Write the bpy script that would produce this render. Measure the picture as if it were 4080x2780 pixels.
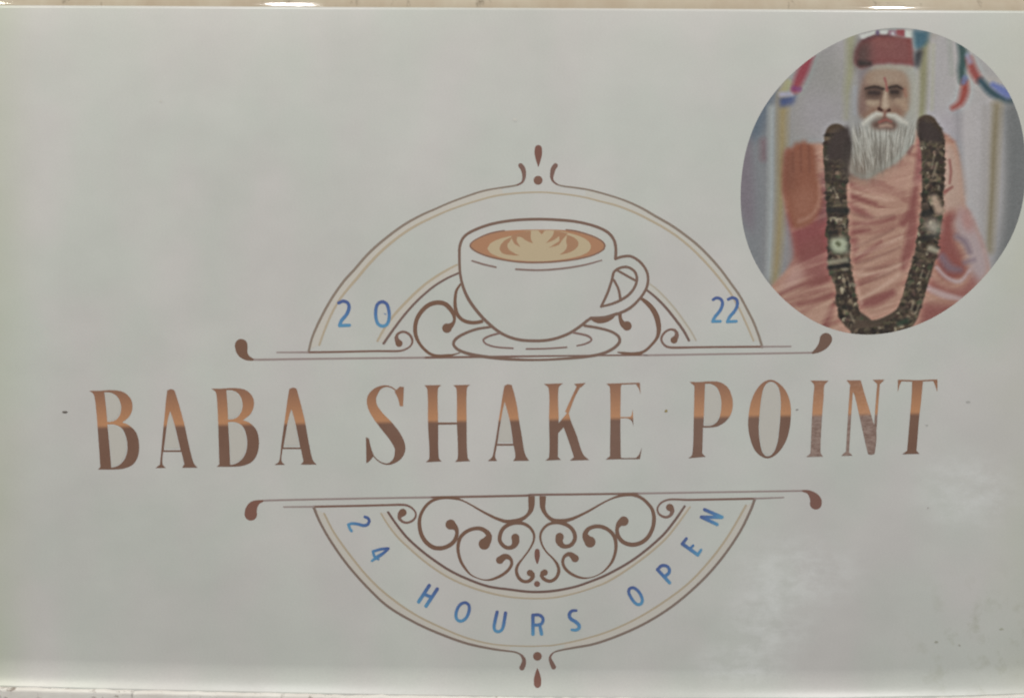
import bpy, math, random
import numpy as np
from mathutils import Vector
from mathutils.geometry import tessellate_polygon

random.seed(7); rng = np.random.default_rng(7)
scene = bpy.context.scene
for o in list(bpy.data.objects): bpy.data.objects.remove(o)

# ---------------------------------------------------------------- scale: the sign is a 45 x 30 cm tile
K = 0.45 / 4080.0                       # metres per unit of the design grid
DIST = 0.42

# ---------------------------------------------------------------- camera
cam = bpy.data.cameras.new('camera'); camo = bpy.data.objects.new('camera', cam)
scene.collection.objects.link(camo); scene.camera = camo
camo.location = (0, -DIST, 0); camo.rotation_euler = (math.pi / 2, 0, 0)
cam.sensor_width = 36; cam.lens = 36 * DIST / 0.45
cam.clip_start = 0.01; cam.clip_end = 50
cam.dof.use_dof = True; cam.dof.focus_distance = DIST * 0.872; cam.dof.aperture_fstop = 7.0

# ---------------------------------------------------------------- world (even indoor ambience) and lamps
world = bpy.data.worlds.new('World'); scene.world = world; world.use_nodes = True
bg = world.node_tree.nodes['Background']
bg.inputs[0].default_value = (1.0, 0.985, 0.98, 1); bg.inputs[1].default_value = 0.302

def lamp(name, loc, target, sx, sy, power, col):
    l = bpy.data.lights.new(name, 'AREA'); l.shape = 'RECTANGLE'; l.size = sx; l.size_y = sy
    l.energy = power; l.color = col
    o = bpy.data.objects.new(name, l); scene.collection.objects.link(o)
    o.location = loc
    o.rotation_euler = (Vector(target) - Vector(loc)).to_track_quat('-Z', 'Y').to_euler()
    return o
lamp('ceiling_lamp', (-0.79, -0.70, 0.90), (-0.79, 0, 0.05), 0.10, 0.26, 5.6, (1.0, 0.98, 0.82))
lamp('ceiling_lamp', (-0.32, -0.70, 0.90), (-0.32, 0, 0.05), 0.06, 0.34, 3.7, (1.0, 0.98, 0.97))
lamp('ceiling_lamp', (0.553, -0.70, 0.90), (0.553, 0, 0.05), 0.042, 0.10, 5.2, (1.0, 0.99, 0.95))
lamp('sheen_panel', (0.30, -1.5, -0.22), (0.06, 0, -0.04), 0.26, 0.26, 0.42, (0.72, 0.92, 1.0))  # dim bluish panel added behind the camera for the soft sheen on the sign

vs = scene.view_settings
vs.view_transform = 'Standard'; vs.look = 'None'; vs.exposure = 0.0; vs.gamma = 1.0; vs.use_curve_mapping = False
scene.render.engine = 'CYCLES'

# ---------------------------------------------------------------- colour helpers
def lin(c):
    c = np.asarray(c, float) / 255.0
    return np.where(c <= 0.04045, c / 12.92, ((c + 0.055) / 1.055) ** 2.4)
PAPER = np.array([0.60, 0.60, 0.57])                    # printed white paper, a little aged
PAPER_SEEN = lin((171, 172, 165))
def ink(c):                                             # pigment as printed on that paper
    return np.clip((lin(c) - 0.006) * PAPER / PAPER_SEEN, 0.004, 0.9)

# ---------------------------------------------------------------- materials
def new_mat(name):
    m = bpy.data.materials.new(name); m.use_nodes = True
    nt = m.node_tree; b = nt.nodes['Principled BSDF']
    return m, nt, b
def node(nt, t, **kw):
    n = nt.nodes.new(t)
    for k, v in kw.items(): setattr(n, k, v)
    return n
def math_n(nt, op, a, b=None, c=None, clamp=False):
    n = node(nt, 'ShaderNodeMath', operation=op); n.use_clamp = clamp
    for i, v in enumerate((a, b, c)):
        if v is None: continue
        if isinstance(v, (int, float)): n.inputs[i].default_value = v
        else: nt.links.new(v, n.inputs[i])
    return n.outputs[0]
def mix_c(nt, f, a, b, mode='MIX'):
    n = node(nt, 'ShaderNodeMix', data_type='RGBA', blend_type=mode)
    for s, v in ((n.inputs[0], f), (n.inputs[6], a), (n.inputs[7], b)):
        if isinstance(v, (int, float)): s.default_value = v
        elif isinstance(v, (tuple, list, np.ndarray)): s.default_value = (*[float(q) for q in v[:3]], 1)
        else: nt.links.new(v, s)
    return n.outputs[2]
def noise_n(nt, vec, scale, detail=2, rough=0.5):
    n = node(nt, 'ShaderNodeTexNoise'); n.inputs['Scale'].default_value = scale
    n.inputs['Detail'].default_value = detail; n.inputs['Roughness'].default_value = rough
    nt.links.new(vec, n.inputs['Vector']); return n.outputs['Fac']
def mapping_n(nt, vec, scale):
    n = node(nt, 'ShaderNodeMapping'); n.inputs['Scale'].default_value = scale
    nt.links.new(vec, n.inputs['Vector']); return n.outputs[0]
def range_n(nt, v, a, b, c=0.0, d=1.0, smooth=False):
    n = node(nt, 'ShaderNodeMapRange'); n.clamp = True
    if smooth: n.interpolation_type = 'SMOOTHSTEP'
    nt.links.new(v, n.inputs[0])
    for i, q in zip((1, 2, 3, 4), (a, b, c, d)): n.inputs[i].default_value = q
    return n.outputs[0]
def laminate(nt, b, vec, rough=0.32):
    """glossy plastic film over the whole print: same gloss and fine ripple for paper and inks"""
    b.inputs['Roughness'].default_value = rough
    b.inputs['Specular IOR Level'].default_value = 0.5
    n1 = noise_n(nt, mapping_n(nt, vec, (1, 1, 1.2)), 48, 3, 0.55)
    n2 = noise_n(nt, mapping_n(nt, vec, (0.5, 1, 3.0)), 900, 2, 0.6)
    s = math_n(nt, 'ADD', n1, math_n(nt, 'MULTIPLY', n2, 0.05))
    bp = node(nt, 'ShaderNodeBump'); bp.inputs['Strength'].default_value = 0.22
    bp.inputs['Distance'].default_value = 0.0006
    nt.links.new(s, bp.inputs['Height']); nt.links.new(bp.outputs[0], b.inputs['Normal'])

def grain(nt, vec, col, amt=0.07):
    g = noise_n(nt, mapping_n(nt, vec, (0.8, 1, 1.6)), 1500, 2, 0.7)
    f = range_n(nt, g, 0.25, 0.75, 1 - amt, 1 + amt)
    n = node(nt, 'ShaderNodeVectorMath', operation='SCALE')
    nt.links.new(col, n.inputs[0]); nt.links.new(f, n.inputs['Scale'])
    return n.outputs[0]

def X(sx): return (sx - 2040) * K
def Z(sy): return (1390 - sy) * K

def dist_mask(nt, vec, sx, sy, r, stretch=1.0):
    v = node(nt, 'ShaderNodeVectorMath', operation='SUBTRACT'); nt.links.new(vec, v.inputs[0])
    v.inputs[1].default_value = (X(sx), 0, Z(sy))
    m = node(nt, 'ShaderNodeVectorMath', operation='MULTIPLY'); nt.links.new(v.outputs[0], m.inputs[0])
    m.inputs[1].default_value = (1 / stretch, 0, 1)
    l = node(nt, 'ShaderNodeVectorMath', operation='LENGTH'); nt.links.new(m.outputs[0], l.inputs[0])
    return range_n(nt, l.outputs['Value'], r * K, r * K * 0.15, smooth=True)

def paper_material():
    m, nt, b = new_mat('laminated_paper')
    tc = node(nt, 'ShaderNodeTexCoord'); vec = tc.outputs['Object']
    big = noise_n(nt, vec, 9, 3, 0.5); mid = noise_n(nt, mapping_n(nt, vec, (1, 1, 1.3)), 34, 3, 0.55)
    warm = noise_n(nt, mapping_n(nt, vec, (1.2, 1, 0.8)), 21, 2, 0.5)
    c = mix_c(nt, range_n(nt, warm, 0.38, 0.62), (0.585, 0.602, 0.566), (0.612, 0.598, 0.580))
    f = math_n(nt, 'ADD', range_n(nt, big, 0.3, 0.7, 0.955, 1.045), range_n(nt, mid, 0.3, 0.7, -0.03, 0.03))
    n = node(nt, 'ShaderNodeVectorMath', operation='SCALE'); nt.links.new(c, n.inputs[0]); nt.links.new(f, n.inputs['Scale'])
    c = n.outputs[0]
    # yellow-green tint growing towards the left, right and top margins
    sep = node(nt, 'ShaderNodeSeparateXYZ'); nt.links.new(vec, sep.inputs[0])
    st = noise_n(nt, vec, 14, 3, 0.6)
    left = math_n(nt, 'MULTIPLY', range_n(nt, sep.outputs[0], X(190), X(-60), smooth=True), range_n(nt, st, 0.2, 0.7, 0.35, 1))
    right = math_n(nt, 'MULTIPLY', range_n(nt, sep.outputs[0], X(3800), X(4120), smooth=True), range_n(nt, st, 0.3, 0.75))
    top = math_n(nt, 'MULTIPLY', range_n(nt, sep.outputs[2], Z(520), Z(20), smooth=True), 0.15)
    c = mix_c(nt, math_n(nt, 'MULTIPLY', left, 0.75), c, (0.49, 0.53, 0.41))
    c = mix_c(nt, math_n(nt, 'MULTIPLY', right, 0.55), c, (0.56, 0.57, 0.46))
    c = mix_c(nt, top, c, (0.62, 0.62, 0.545))
    # lamp glare on the wrinkled film, put into the paper colour as milky streaks
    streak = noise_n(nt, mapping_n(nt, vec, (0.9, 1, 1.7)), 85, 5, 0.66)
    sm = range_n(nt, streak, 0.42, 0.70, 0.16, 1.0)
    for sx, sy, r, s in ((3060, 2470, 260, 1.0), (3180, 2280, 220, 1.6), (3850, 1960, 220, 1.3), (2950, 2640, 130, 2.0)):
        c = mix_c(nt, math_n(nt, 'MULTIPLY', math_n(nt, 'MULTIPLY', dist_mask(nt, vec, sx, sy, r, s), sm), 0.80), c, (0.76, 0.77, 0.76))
    # mildew in the lower right corner
    md = range_n(nt, noise_n(nt, mapping_n(nt, vec, (1, 1, 1)), 95, 4, 0.65), 0.52, 0.68)
    c = mix_c(nt, math_n(nt, 'MULTIPLY', math_n(nt, 'MULTIPLY', dist_mask(nt, vec, 3930, 2570, 400, 1.2), md), 0.42), c, (0.36, 0.37, 0.27))
    c = grain(nt, vec, c, 0.05)
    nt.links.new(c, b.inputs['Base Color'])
    laminate(nt, b, vec)
    return m

def ink_material():
    """flat printing ink, its colour stored with the print"""
    m, nt, b = new_mat('printing_ink')
    tc = node(nt, 'ShaderNodeTexCoord')
    at = node(nt, 'ShaderNodeAttribute', attribute_name='ink')
    nt.links.new(grain(nt, tc.outputs['Object'], at.outputs['Color'], 0.05), b.inputs['Base Color'])
    laminate(nt, b, tc.outputs['Object'])
    return m

def letter_material(name, shimmer):
    m, nt, b = new_mat(name)
    tc = node(nt, 'ShaderNodeTexCoord'); vec = tc.outputs['Object']
    sep = node(nt, 'ShaderNodeSeparateXYZ'); nt.links.new(vec, sep.inputs[0])
    v = math_n(nt, 'SUBTRACT', sep.outputs[2], math_n(nt, 'MULTIPLY', sep.outputs[0], 0.0163))
    v = math_n(nt, 'ADD', math_n(nt, 'DIVIDE', v, K), 282.7)
    up = mix_c(nt, range_n(nt, v, 5, 150), ink((166, 122, 88)), ink((124, 92, 74)))
    dark = ink((104, 78, 64))
    if shimmer:  # shimmering reflection on these letters, put into the ink as paler mottling
        n1 = noise_n(nt, mapping_n(nt, vec, (0.8, 1, 1.6)), 420, 3, 0.7)
        dk = mix_c(nt, range_n(nt, n1, 0.38, 0.62), ink((112, 92, 82)), ink((138, 120, 110)))
        up = mix_c(nt, math_n(nt, 'MULTIPLY', range_n(nt, n1, 0.4, 0.7), 0.16), up, ink((190, 160, 140)))
    else:
        n1 = noise_n(nt, vec, 40, 3, 0.6)
        dk = mix_c(nt, range_n(nt, n1, 0.3, 0.7), dark, ink((112, 87, 73)))
    c = mix_c(nt, range_n(nt, v, -11, 9, smooth=True), dk, up)
    nt.links.new(grain(nt, vec, c, 0.10), b.inputs['Base Color'])
    laminate(nt, b, vec)
    return m

def tile_material(name, base, vein, dirt=False):
    m, nt, b = new_mat(name)
    tc = node(nt, 'ShaderNodeTexCoord'); vec = tc.outputs['Object']
    n1 = noise_n(nt, mapping_n(nt, vec, (1, 1, 0.35)), 45, 5, 0.65)
    n2 = noise_n(nt, mapping_n(nt, vec, (1.6, 1, 0.5)), 120, 4, 0.6)
    c = mix_c(nt, range_n(nt, n1, 0.35, 0.68), base, vein)
    c = mix_c(nt, range_n(nt, n2, 0.62, 0.74), c, tuple(0.55 * q for q in vein))
    if dirt:
        n3 = noise_n(nt, mapping_n(nt, vec, (0.8, 1, 1.6)), 130, 4, 0.7)
        c = mix_c(nt, range_n(nt, n3, 0.60, 0.70, 0, 0.8), c, (0.20, 0.14, 0.10))
    nt.links.new(c, b.inputs['Base Color'])
    b.inputs['Roughness'].default_value = 0.42 if dirt else 0.05
    bp = node(nt, 'ShaderNodeBump'); bp.inputs['Strength'].default_value = 0.5 if dirt else 0.03
    bp.inputs['Distance'].default_value = 0.0006
    nt.links.new(n1 if not dirt else n3, bp.inputs['Height']); nt.links.new(bp.outputs[0], b.inputs['Normal'])
    return m

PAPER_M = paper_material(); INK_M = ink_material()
LETTER_M = letter_material('two_tone_letter_ink', False); SHIMMER_M = letter_material('shimmer_letter_ink', True)
BEIGE_M = tile_material('beige_marble_tile', (0.53, 0.465, 0.365), (0.455, 0.37, 0.275))
PALE_M = tile_material('pale_stained_tile', (0.86, 0.83, 0.78), (0.76, 0.71, 0.66), True)
m, nt, b = new_mat('grey_cement'); b.inputs['Roughness'].default_value = 0.9
tcw = node(nt, 'ShaderNodeTexCoord')
nt.links.new(mix_c(nt, noise_n(nt, tcw.outputs['Object'], 60, 5, 0.6), (0.42, 0.38, 0.33), (0.58, 0.54, 0.48)), b.inputs['Base Color'])
CEMENT_M = m
DARK = (107, 81, 66); SOFT = (124, 113, 101); GREY = (136, 123, 118); TAN = (160, 149, 128); CREAM = (182, 176, 163)

# ---------------------------------------------------------------- the sheet's surface
def top_edge(sx): return 32 + 22 * sx / 4080.0
BX = [-200, 0, 700, 1360, 2000, 2720, 3300, 3800, 4080, 4300]; BY = [2712, 2720, 2737, 2751, 2760, 2767, 2768, 2760, 2750, 2738]
def bottom_edge(sx): return float(np.interp(sx, BX, BY))
def surf(sx, sy):
    """how far the film stands proud (m): it lifts in a shallow cove along the bottom edge"""
    t = (sy - (bottom_edge(sx) - 105)) / 105.0
    return 0.0050 * t * t if t > 0 else 0.0

# ---------------------------------------------------------------- mesh helpers
LAYER = [0]
def add_obj(name, verts, faces, mat, parent=None, cols=None, smooth=False):
    me = bpy.data.meshes.new(name); me.from_pydata(verts, [], faces); me.materials.append(mat)
    if cols is not None:
        a = me.color_attributes.new('ink', 'FLOAT_COLOR', 'POINT')
        buf = np.ones((len(verts), 4), np.float32); buf[:, :3] = cols
        a.data.foreach_set('color', buf.ravel())
    if smooth: me.polygons.foreach_set('use_smooth', [True] * len(me.polygons))
    o = bpy.data.objects.new(name, me); scene.collection.objects.link(o)
    if parent: o.parent = parent
    return o
def empty(name, parent=None):
    o = bpy.data.objects.new(name, None); o.empty_display_size = 0.02
    scene.collection.objects.link(o)
    if parent: o.parent = parent
    return o

CROP = {'A': (1700, 520, .59328), 'B': (900, 1000, .43029), 'C': (2400, 1000, .43029),
        'T1': (300, 1450, .60241), 'T2': (1400, 1450, .55938), 'T3': (2600, 1450, .51635),
        'L': (900, 1930, .53656), 'R': (2100, 1930, .53656), 'P1': (2900, 80, .50775), 'P2': (2900, 700, .50775),
        'UL': (1200, 700, .30303), 'UR': (2400, 700, .30303), 'SL': (1340, 2000, .25818), 'HB': (1600, 2280, .34423),
        'SR': (2400, 2000, .28409), 'KL': (1620, 1930, .28406), 'KR': (2120, 1930, .28409), 'F': (3300, 100, .39149),
        'QL': (1500, 1050, .25886), 'QR': (2320, 980, .30303), 'CF': (1780, 840, .30120), 'D': (0, 0, 1.75559),
        'E5': (2600, 1800, .63683), 'S': (0, 0, 1.0)}
def cv(crop, pts):
    """points of one drawing sheet to the design grid (x, y[, width])"""
    ox, oy, s = CROP[crop]
    return [tuple([ox + p[0] * s, oy + p[1] * s] + [q * s for q in p[2:]]) for p in pts]

def catmull(P, closed=False, step=7.0, sharp=None):
    """smooth curve through P (any dimension); corners turning more than `sharp` degrees stay corners"""
    P = [np.array(p, float) for p in P]; n = len(P)
    def corner(i):
        if sharp is None: return False
        a, b_, c = P[(i - 1) % n], P[i], P[(i + 1) % n]
        u, v = (b_ - a)[:2], (c - b_)[:2]
        return math.degrees(math.acos(max(-1, min(1, np.dot(u, v) / (np.linalg.norm(u) * np.linalg.norm(v) + 1e-9))))) > sharp
    out = []
    for i in range(n if closed else n - 1):
        p1, p2 = P[i], P[(i + 1) % n]
        p0 = P[(i - 1) % n] if (closed or i > 0) else p1
        p3 = P[(i + 2) % n] if (closed or i + 2 < n) else p2
        if corner(i): p0 = p1
        if corner((i + 1) % n): p3 = p2
        L = np.linalg.norm((p2 - p1)[:2]); k = max(1, int(L / step))
        d1 = max(np.linalg.norm((p1 - p0)[:2]), 1e-6) ; d2 = max(L, 1e-6); d3 = max(np.linalg.norm((p3 - p2)[:2]), 1e-6)
        m1 = (p2 - p0) / (d1 + d2) * d2 if d1 > 1e-5 else (p2 - p1)
        m2 = (p3 - p1) / (d2 + d3) * d2 if d3 > 1e-5 else (p2 - p1)
        for j in range(k):
            t = j / k; t2 = t * t; t3 = t2 * t
            out.append((2*t3 - 3*t2 + 1) * p1 + (t3 - 2*t2 + t) * m1 + (-2*t3 + 3*t2) * p2 + (t3 - t2) * m2)
    if not closed: out.append(P[-1])
    return out

class Ink:
    """collects the strokes and fills of one printed piece; build() links it as one mesh"""
    def __init__(s): s.v = []; s.f = []; s.c = []
    def _pt(s, x, y, lay, col):
        s.v.append((X(x), -surf(x, y) - lay, Z(y))); s.c.append(col); return len(s.v) - 1
    def _lay(s):
        LAYER[0] += 1; return 2.6e-5 + LAYER[0] * 4e-7
    def stroke(s, pts, col, closed=False, caps=(True, True), step=7.0, sharp=None):
        P = catmull(pts, closed, step, sharp); n = len(P); lay = s._lay()
        A = np.array(P); xy = A[:, :2]; w = np.maximum(A[:, 2] * 0.95, 1.5)
        if closed: tg = np.roll(xy, -1, 0) - np.roll(xy, 1, 0)
        else: tg = np.gradient(xy, axis=0)
        tg = tg / (np.linalg.norm(tg, axis=1)[:, None] + 1e-9); nr = np.stack([-tg[:, 1], tg[:, 0]], 1)
        cf = col if callable(col) else (lambda x, y, c=ink(col): c)
        L = []
        for i in range(n):
            la = lay + 3e-7 * i / n
            a = xy[i] + nr[i] * w[i] / 2; b_ = xy[i] - nr[i] * w[i] / 2
            L.append((s._pt(a[0], a[1], la, cf(*a)), s._pt(b_[0], b_[1], la, cf(*b_))))
        for i in range(n if closed else n - 1):
            p, q = L[i], L[(i + 1) % n]; s.f.append((p[0], p[1], q[1], q[0]))
        if not closed:
            for end, on in ((0, caps[0]), (n - 1, caps[1])):
                if not on: continue
                sg = -1 if end == 0 else 1; r = w[end] / 2; la = lay + 3e-7 * end / n
                fan = [L[end][0]]
                for k in range(1, 8):
                    th = math.pi * k / 8
                    q = xy[end] + nr[end] * r * math.cos(th) + tg[end] * sg * r * math.sin(th)
                    fan.append(s._pt(q[0], q[1], la, cf(*q)))
                fan.append(L[end][1]); s.f.append(tuple(fan))
        return s
    def fill(s, outer, col, holes=(), sharp=40, step=6.0, smooth=True):
        lay = s._lay(); cf = col if callable(col) else (lambda x, y, c=ink(col): c)
        loops = [catmull(q, True, step, sharp) if smooth else [np.array(p, float) for p in q] for q in (outer, *holes)]
        base = len(s.v); tri = tessellate_polygon([[Vector((p[0], p[1], 0)) for p in l] for l in loops])
        for l in loops:
            for p in l: s._pt(p[0], p[1], lay, cf(p[0], p[1]))
        s.f += [tuple(base + i for i in t) for t in tri]
        return s
    def disc(s, c, col):
        x, y, r = c
        return s.fill([(x + r * math.cos(a * math.pi / 12), y + r * math.sin(a * math.pi / 12)) for a in range(24)], col, smooth=False)
    def between(s, la, lb, col):
        A = np.array(la)[:, :2]; B = np.array(lb)[:, :2]
        def res(P, n=60):
            d = np.r_[0, np.cumsum(np.linalg.norm(np.diff(P, axis=0), axis=1))]; t = np.linspace(0, d[-1], n)
            return np.stack([np.interp(t, d, P[:, 0]), np.interp(t, d, P[:, 1])], 1)
        A, B = res(A), res(B); lay = s._lay(); c = ink(col)
        I = [(s._pt(*a, lay, c), s._pt(*b_, lay, c)) for a, b_ in zip(A, B)]
        for p, q in zip(I, I[1:]): s.f.append((p[0], p[1], q[1], q[0]))
        return s
    def build(s, name, parent, mat=None, label=None):
        # all faces look out of the wall (-y)
        V = np.array(s.v); F = []
        for f in s.f:
            p = V[list(f)]; ar = 0
            for i in range(len(f)):
                a, b_ = p[i], p[(i + 1) % len(f)]; ar += a[0] * b_[2] - b_[0] * a[2]
            F.append(f if ar > 0 else tuple(reversed(f)))
        o = add_obj(name, s.v, F, mat or INK_M, parent, np.array(s.c))
        if label: o['label'] = label
        return o

# ================================================================ THE WALL
wall = add_obj('wall', [(-0.6, 0.016, -0.45), (0.6, 0.016, -0.45), (0.6, 0.016, 0.45), (-0.6, 0.016, 0.45),
                        (-0.6, 0.05, -0.45), (0.6, 0.05, -0.45), (0.6, 0.05, 0.45), (-0.6, 0.05, 0.45)],
               [(0, 1, 2, 3), (5, 4, 7, 6), (0, 4, 5, 1), (1, 5, 6, 2), (2, 6, 7, 3), (3, 7, 4, 0)], CEMENT_M)
wall['kind'] = 'structure'

def strip(name, profile, x0, x1, nx, mat, parent, jig=None):
    """sweep a closed (y, z-offset) profile along the wall; jig(x) gives its base height"""
    V = []; F = []; n = len(profile)
    for i in range(nx + 1):
        x = x0 + (x1 - x0) * i / nx
        for j, (y, z) in enumerate(profile): V.append((x, y, jig(x, j) + z))
    for i in range(nx):
        for j in range(n):
            a, b_ = i * n + j, i * n + (j + 1) % n
            F.append((a, a + n, b_ + n, b_))
    F.append(tuple(range(n))); F.append(tuple(reversed(range(nx * n, nx * n + n))))
    return add_obj(name, V, F, mat, parent, smooth=True)

# upper tile: glossy beige, its lower edge rolled to a bullnose
R = 0.0080
prof = [(0.0159, 0.20), (0.0159, -R)] + [(0.0024 + R * (1 - math.cos(a)), R * math.sin(a)) for a in
        [math.radians(q) for q in range(-90, 61, 6)]] + [(0.0068, R * 1.2), (0.0070, 0.20)]
def jig_top(x, j): return Z(top_edge(2040 + x / K) - 11)
strip('wall_tile', prof, -0.40, 0.40, 60, BEIGE_M, wall, jig_top)
# lower tile: pale, stained, a rough top edge that stands out under the sheet
r2 = 0.0016
prof = [(0.0159, -0.16), (0.0159, 0.0)] + [(-0.0048 - r2 * math.sin(a), -r2 + r2 * math.cos(a)) for a in
        [math.radians(q) for q in range(0, 91, 9)]] + [(-0.0062, -r2 * 2.2), (-0.0060, -0.16)]
jj = rng.normal(0, 1, 400)
def jig_bot(x, j): return Z(bottom_edge(2040 + x / K) - 2) + (0.00012 * jj[int((x + 0.4) * 300) % 400] if 1 < j < 12 else 0)
strip('wall_tile', prof, -0.40, 0.40, 240, PALE_M, wall, jig_bot)

# ================================================================ THE SIGN
sign = empty('shop_sign'); sign['category'] = 'sign'
sign['label'] = 'laminated white shop sign with coffee cup emblem, brown lettering and round portrait'
def build_sheet():
    V = []; F = []; nx = 90
    rows = []
    for i in range(nx + 1):
        sx = -240 + (4320 + 240) * i / nx; te, be = top_edge(sx), bottom_edge(sx); col = []
        col.append((0.0158, te - 15))
        for a in (85, 70, 55, 40, 25, 12): col.append((0.0017 * (1 - math.cos(math.radians(a))), te - 15 * math.sin(math.radians(a))))
        for t in np.linspace(te, be - 105, 22): col.append((0.0, t))
        for t in np.linspace(be - 105, be, 16)[1:]: col.append((-surf(sx, t), t))
        col.append((-surf(sx, be) + 0.0004, be + 4)); col.append((0.0158, be + 4))
        for y, sy in col: V.append((X(sx), y, Z(sy)))
        rows.append(len(col))
    n = rows[0]
    for i in range(nx):
        for j in range(n - 1):
            a = i * n + j; F.append((a, a + 1, a + n + 1, a + n))
        F.append((i * n + n - 1, i * n, (i + 1) * n, (i + 1) * n + n - 1))
    F.append(tuple(reversed(range(n)))); F.append(tuple(range(nx * n, nx * n + n)))
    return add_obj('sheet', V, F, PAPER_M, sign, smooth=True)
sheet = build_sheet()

# ---------------------------------------------------------------- border arches
U = lambda *segs: [p for c, pts in segs for p in cv(c, pts)]
arch_out_l = U(('B', [(765, 935, 24), (800, 800, 24), (870, 640, 26), (980, 440, 26), (1095, 277, 27)]),
               ('UL', [(700, 1235, 38), (880, 1030, 38), (1070, 858, 38), (1330, 662, 36), (1560, 530, 34), (1750, 445, 30), (1980, 345, 28), (2300, 230, 28)]),
               ('A', [(400, 402, 14), (480, 388, 13), (560, 376, 13), (610, 366, 13), (640, 350, 15), (652, 325, 22), (654, 290, 30), (645, 255, 35), (631, 236, 34)]))
arch_out_r = U(('A', [(865, 236, 34), (850, 258, 35), (843, 290, 30), (840, 318, 22), (850, 342, 15), (875, 362, 12), (920, 375, 12), (1000, 385, 13), (1100, 402, 14)]),
               ('UR', [(150, 278, 28), (330, 342, 30), (520, 430, 34), (700, 535, 36), (900, 650, 38), (1080, 775, 38), (1260, 920, 38), (1430, 1090, 38), (1560, 1240, 36), (1700, 1430, 36), (1800, 1570, 36)]),
               ('C', [(1340, 540, 25), (1400, 660, 25), (1450, 790, 25), (1480, 888, 26)]))
arch_in = U(('B', [(865, 870, 20), (900, 770, 20), (970, 600, 22), (1060, 440, 22)]),
            ('UL', [(750, 1330, 40), (900, 1152, 40), (1090, 962, 38), (1300, 792, 36), (1500, 662, 34), (1700, 562, 30), (1950, 452, 26)]),
            ('A', [(332, 474, 13), (500, 433, 13), (740, 415, 12), (900, 425, 12), (1050, 447, 12)]),
            ('UR', [(0, 345, 26), (200, 398, 28), (440, 492, 30), (640, 592, 32), (820, 692, 32), (1000, 812, 32), (1180, 962, 32), (1350, 1132, 32), (1500, 1302, 32), (1640, 1480, 30)]),
            ('C', [(1190, 395, 22), (1280, 560, 20), (1340, 690, 20), (1400, 830, 18)]))
low_out_l = U(('L', [(655, 175, 22), (700, 280, 20), (780, 420, 20), (900, 590, 20), (1050, 760, 20), (1200, 900, 20), (1400, 1020, 20), (1600, 1110, 20), (1800, 1180, 20), (1980, 1218, 18), (2080, 1232, 15), (2150, 1242, 14), (2195, 1265, 17), (2214, 1300, 30), (2207, 1340, 40), (2198, 1358, 40)]))
low_out_r = U(('R', [(197, 1352, 38), (180, 1315, 32), (170, 1280, 18), (190, 1250, 12), (230, 1232, 14), (330, 1212, 17), (500, 1180, 19), (700, 1110, 20), (900, 1015, 20), (1100, 885, 20), (1300, 710, 20), (1450, 540, 20), (1580, 350, 20), (1660, 190, 21), (1690, 110, 22)]))
low_in = U(('L', [(730, 215, 16), (800, 350, 16), (920, 520, 17), (1060, 690, 17), (1200, 820, 17), (1400, 960, 16), (1600, 1060, 15), (1800, 1140, 14), (2000, 1185, 12)]),
           ('R', [(0, 1198, 10), (100, 1196, 10), (200, 1190, 11), (400, 1150, 13), (600, 1090, 14), (800, 1000, 15), (1000, 880, 16), (1200, 730, 16), (1360, 560, 17), (1480, 400, 17), (1560, 270, 17), (1625, 155, 17)]))
in_dark_l = U(('QL', [(110, 1228, 42), (270, 1000, 42), (430, 790, 40), (600, 600, 40), (750, 460, 38), (900, 340, 38), (1080, 230, 36), (1280, 140, 34)]))
in_tan_l = U(('QL', [(15, 1190, 36), (140, 970, 40), (290, 770, 44), (430, 620, 44), (580, 470, 44), (750, 320, 42), (950, 180, 40), (1150, 65, 36), (1240, 20, 32)]))
in_dark_r = U(('QR', [(850, 580, 32), (960, 670, 35), (1090, 800, 38), (1220, 960, 38), (1330, 1110, 38), (1402, 1240, 36)]))
in_tan_r = U(('QR', [(890, 500, 22), (980, 570, 25), (1100, 690, 28), (1230, 840, 28), (1360, 1020, 28), (1440, 1140, 26), (1495, 1240, 24)]))
low_in_dark = U(('SL', [(800, 155, 40), (920, 330, 40), (1080, 530, 42), (1260, 700, 42), (1450, 850, 42), (1700, 1020, 42), (1950, 1150, 42), (2324, 1290, 42)]),
                ('HB', [(1250, 195, 31), (1500, 222, 32), (1750, 212, 32), (2000, 165, 30), (2180, 105, 30)]),
                ('R', [(600, 664, 20), (800, 548, 20), (1000, 383, 20), (1100, 262, 20), (1170, 160, 18)]))
low_in_tan = U(('SL', [(690, 170, 28), (800, 350, 30), (950, 540, 32), (1150, 730, 32), (1400, 940, 32), (1700, 1140, 32), (2000, 1280, 32), (2324, 1385, 32)]),
               ('HB', [(1250, 280, 21), (1500, 298, 21), (1750, 290, 20), (2000, 240, 20), (2250, 160, 20)]),
               ('R', [(600, 718, 16), (750, 625, 16), (900, 515, 16), (1030, 400, 16), (1120, 290, 15), (1210, 165, 13)]))

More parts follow.
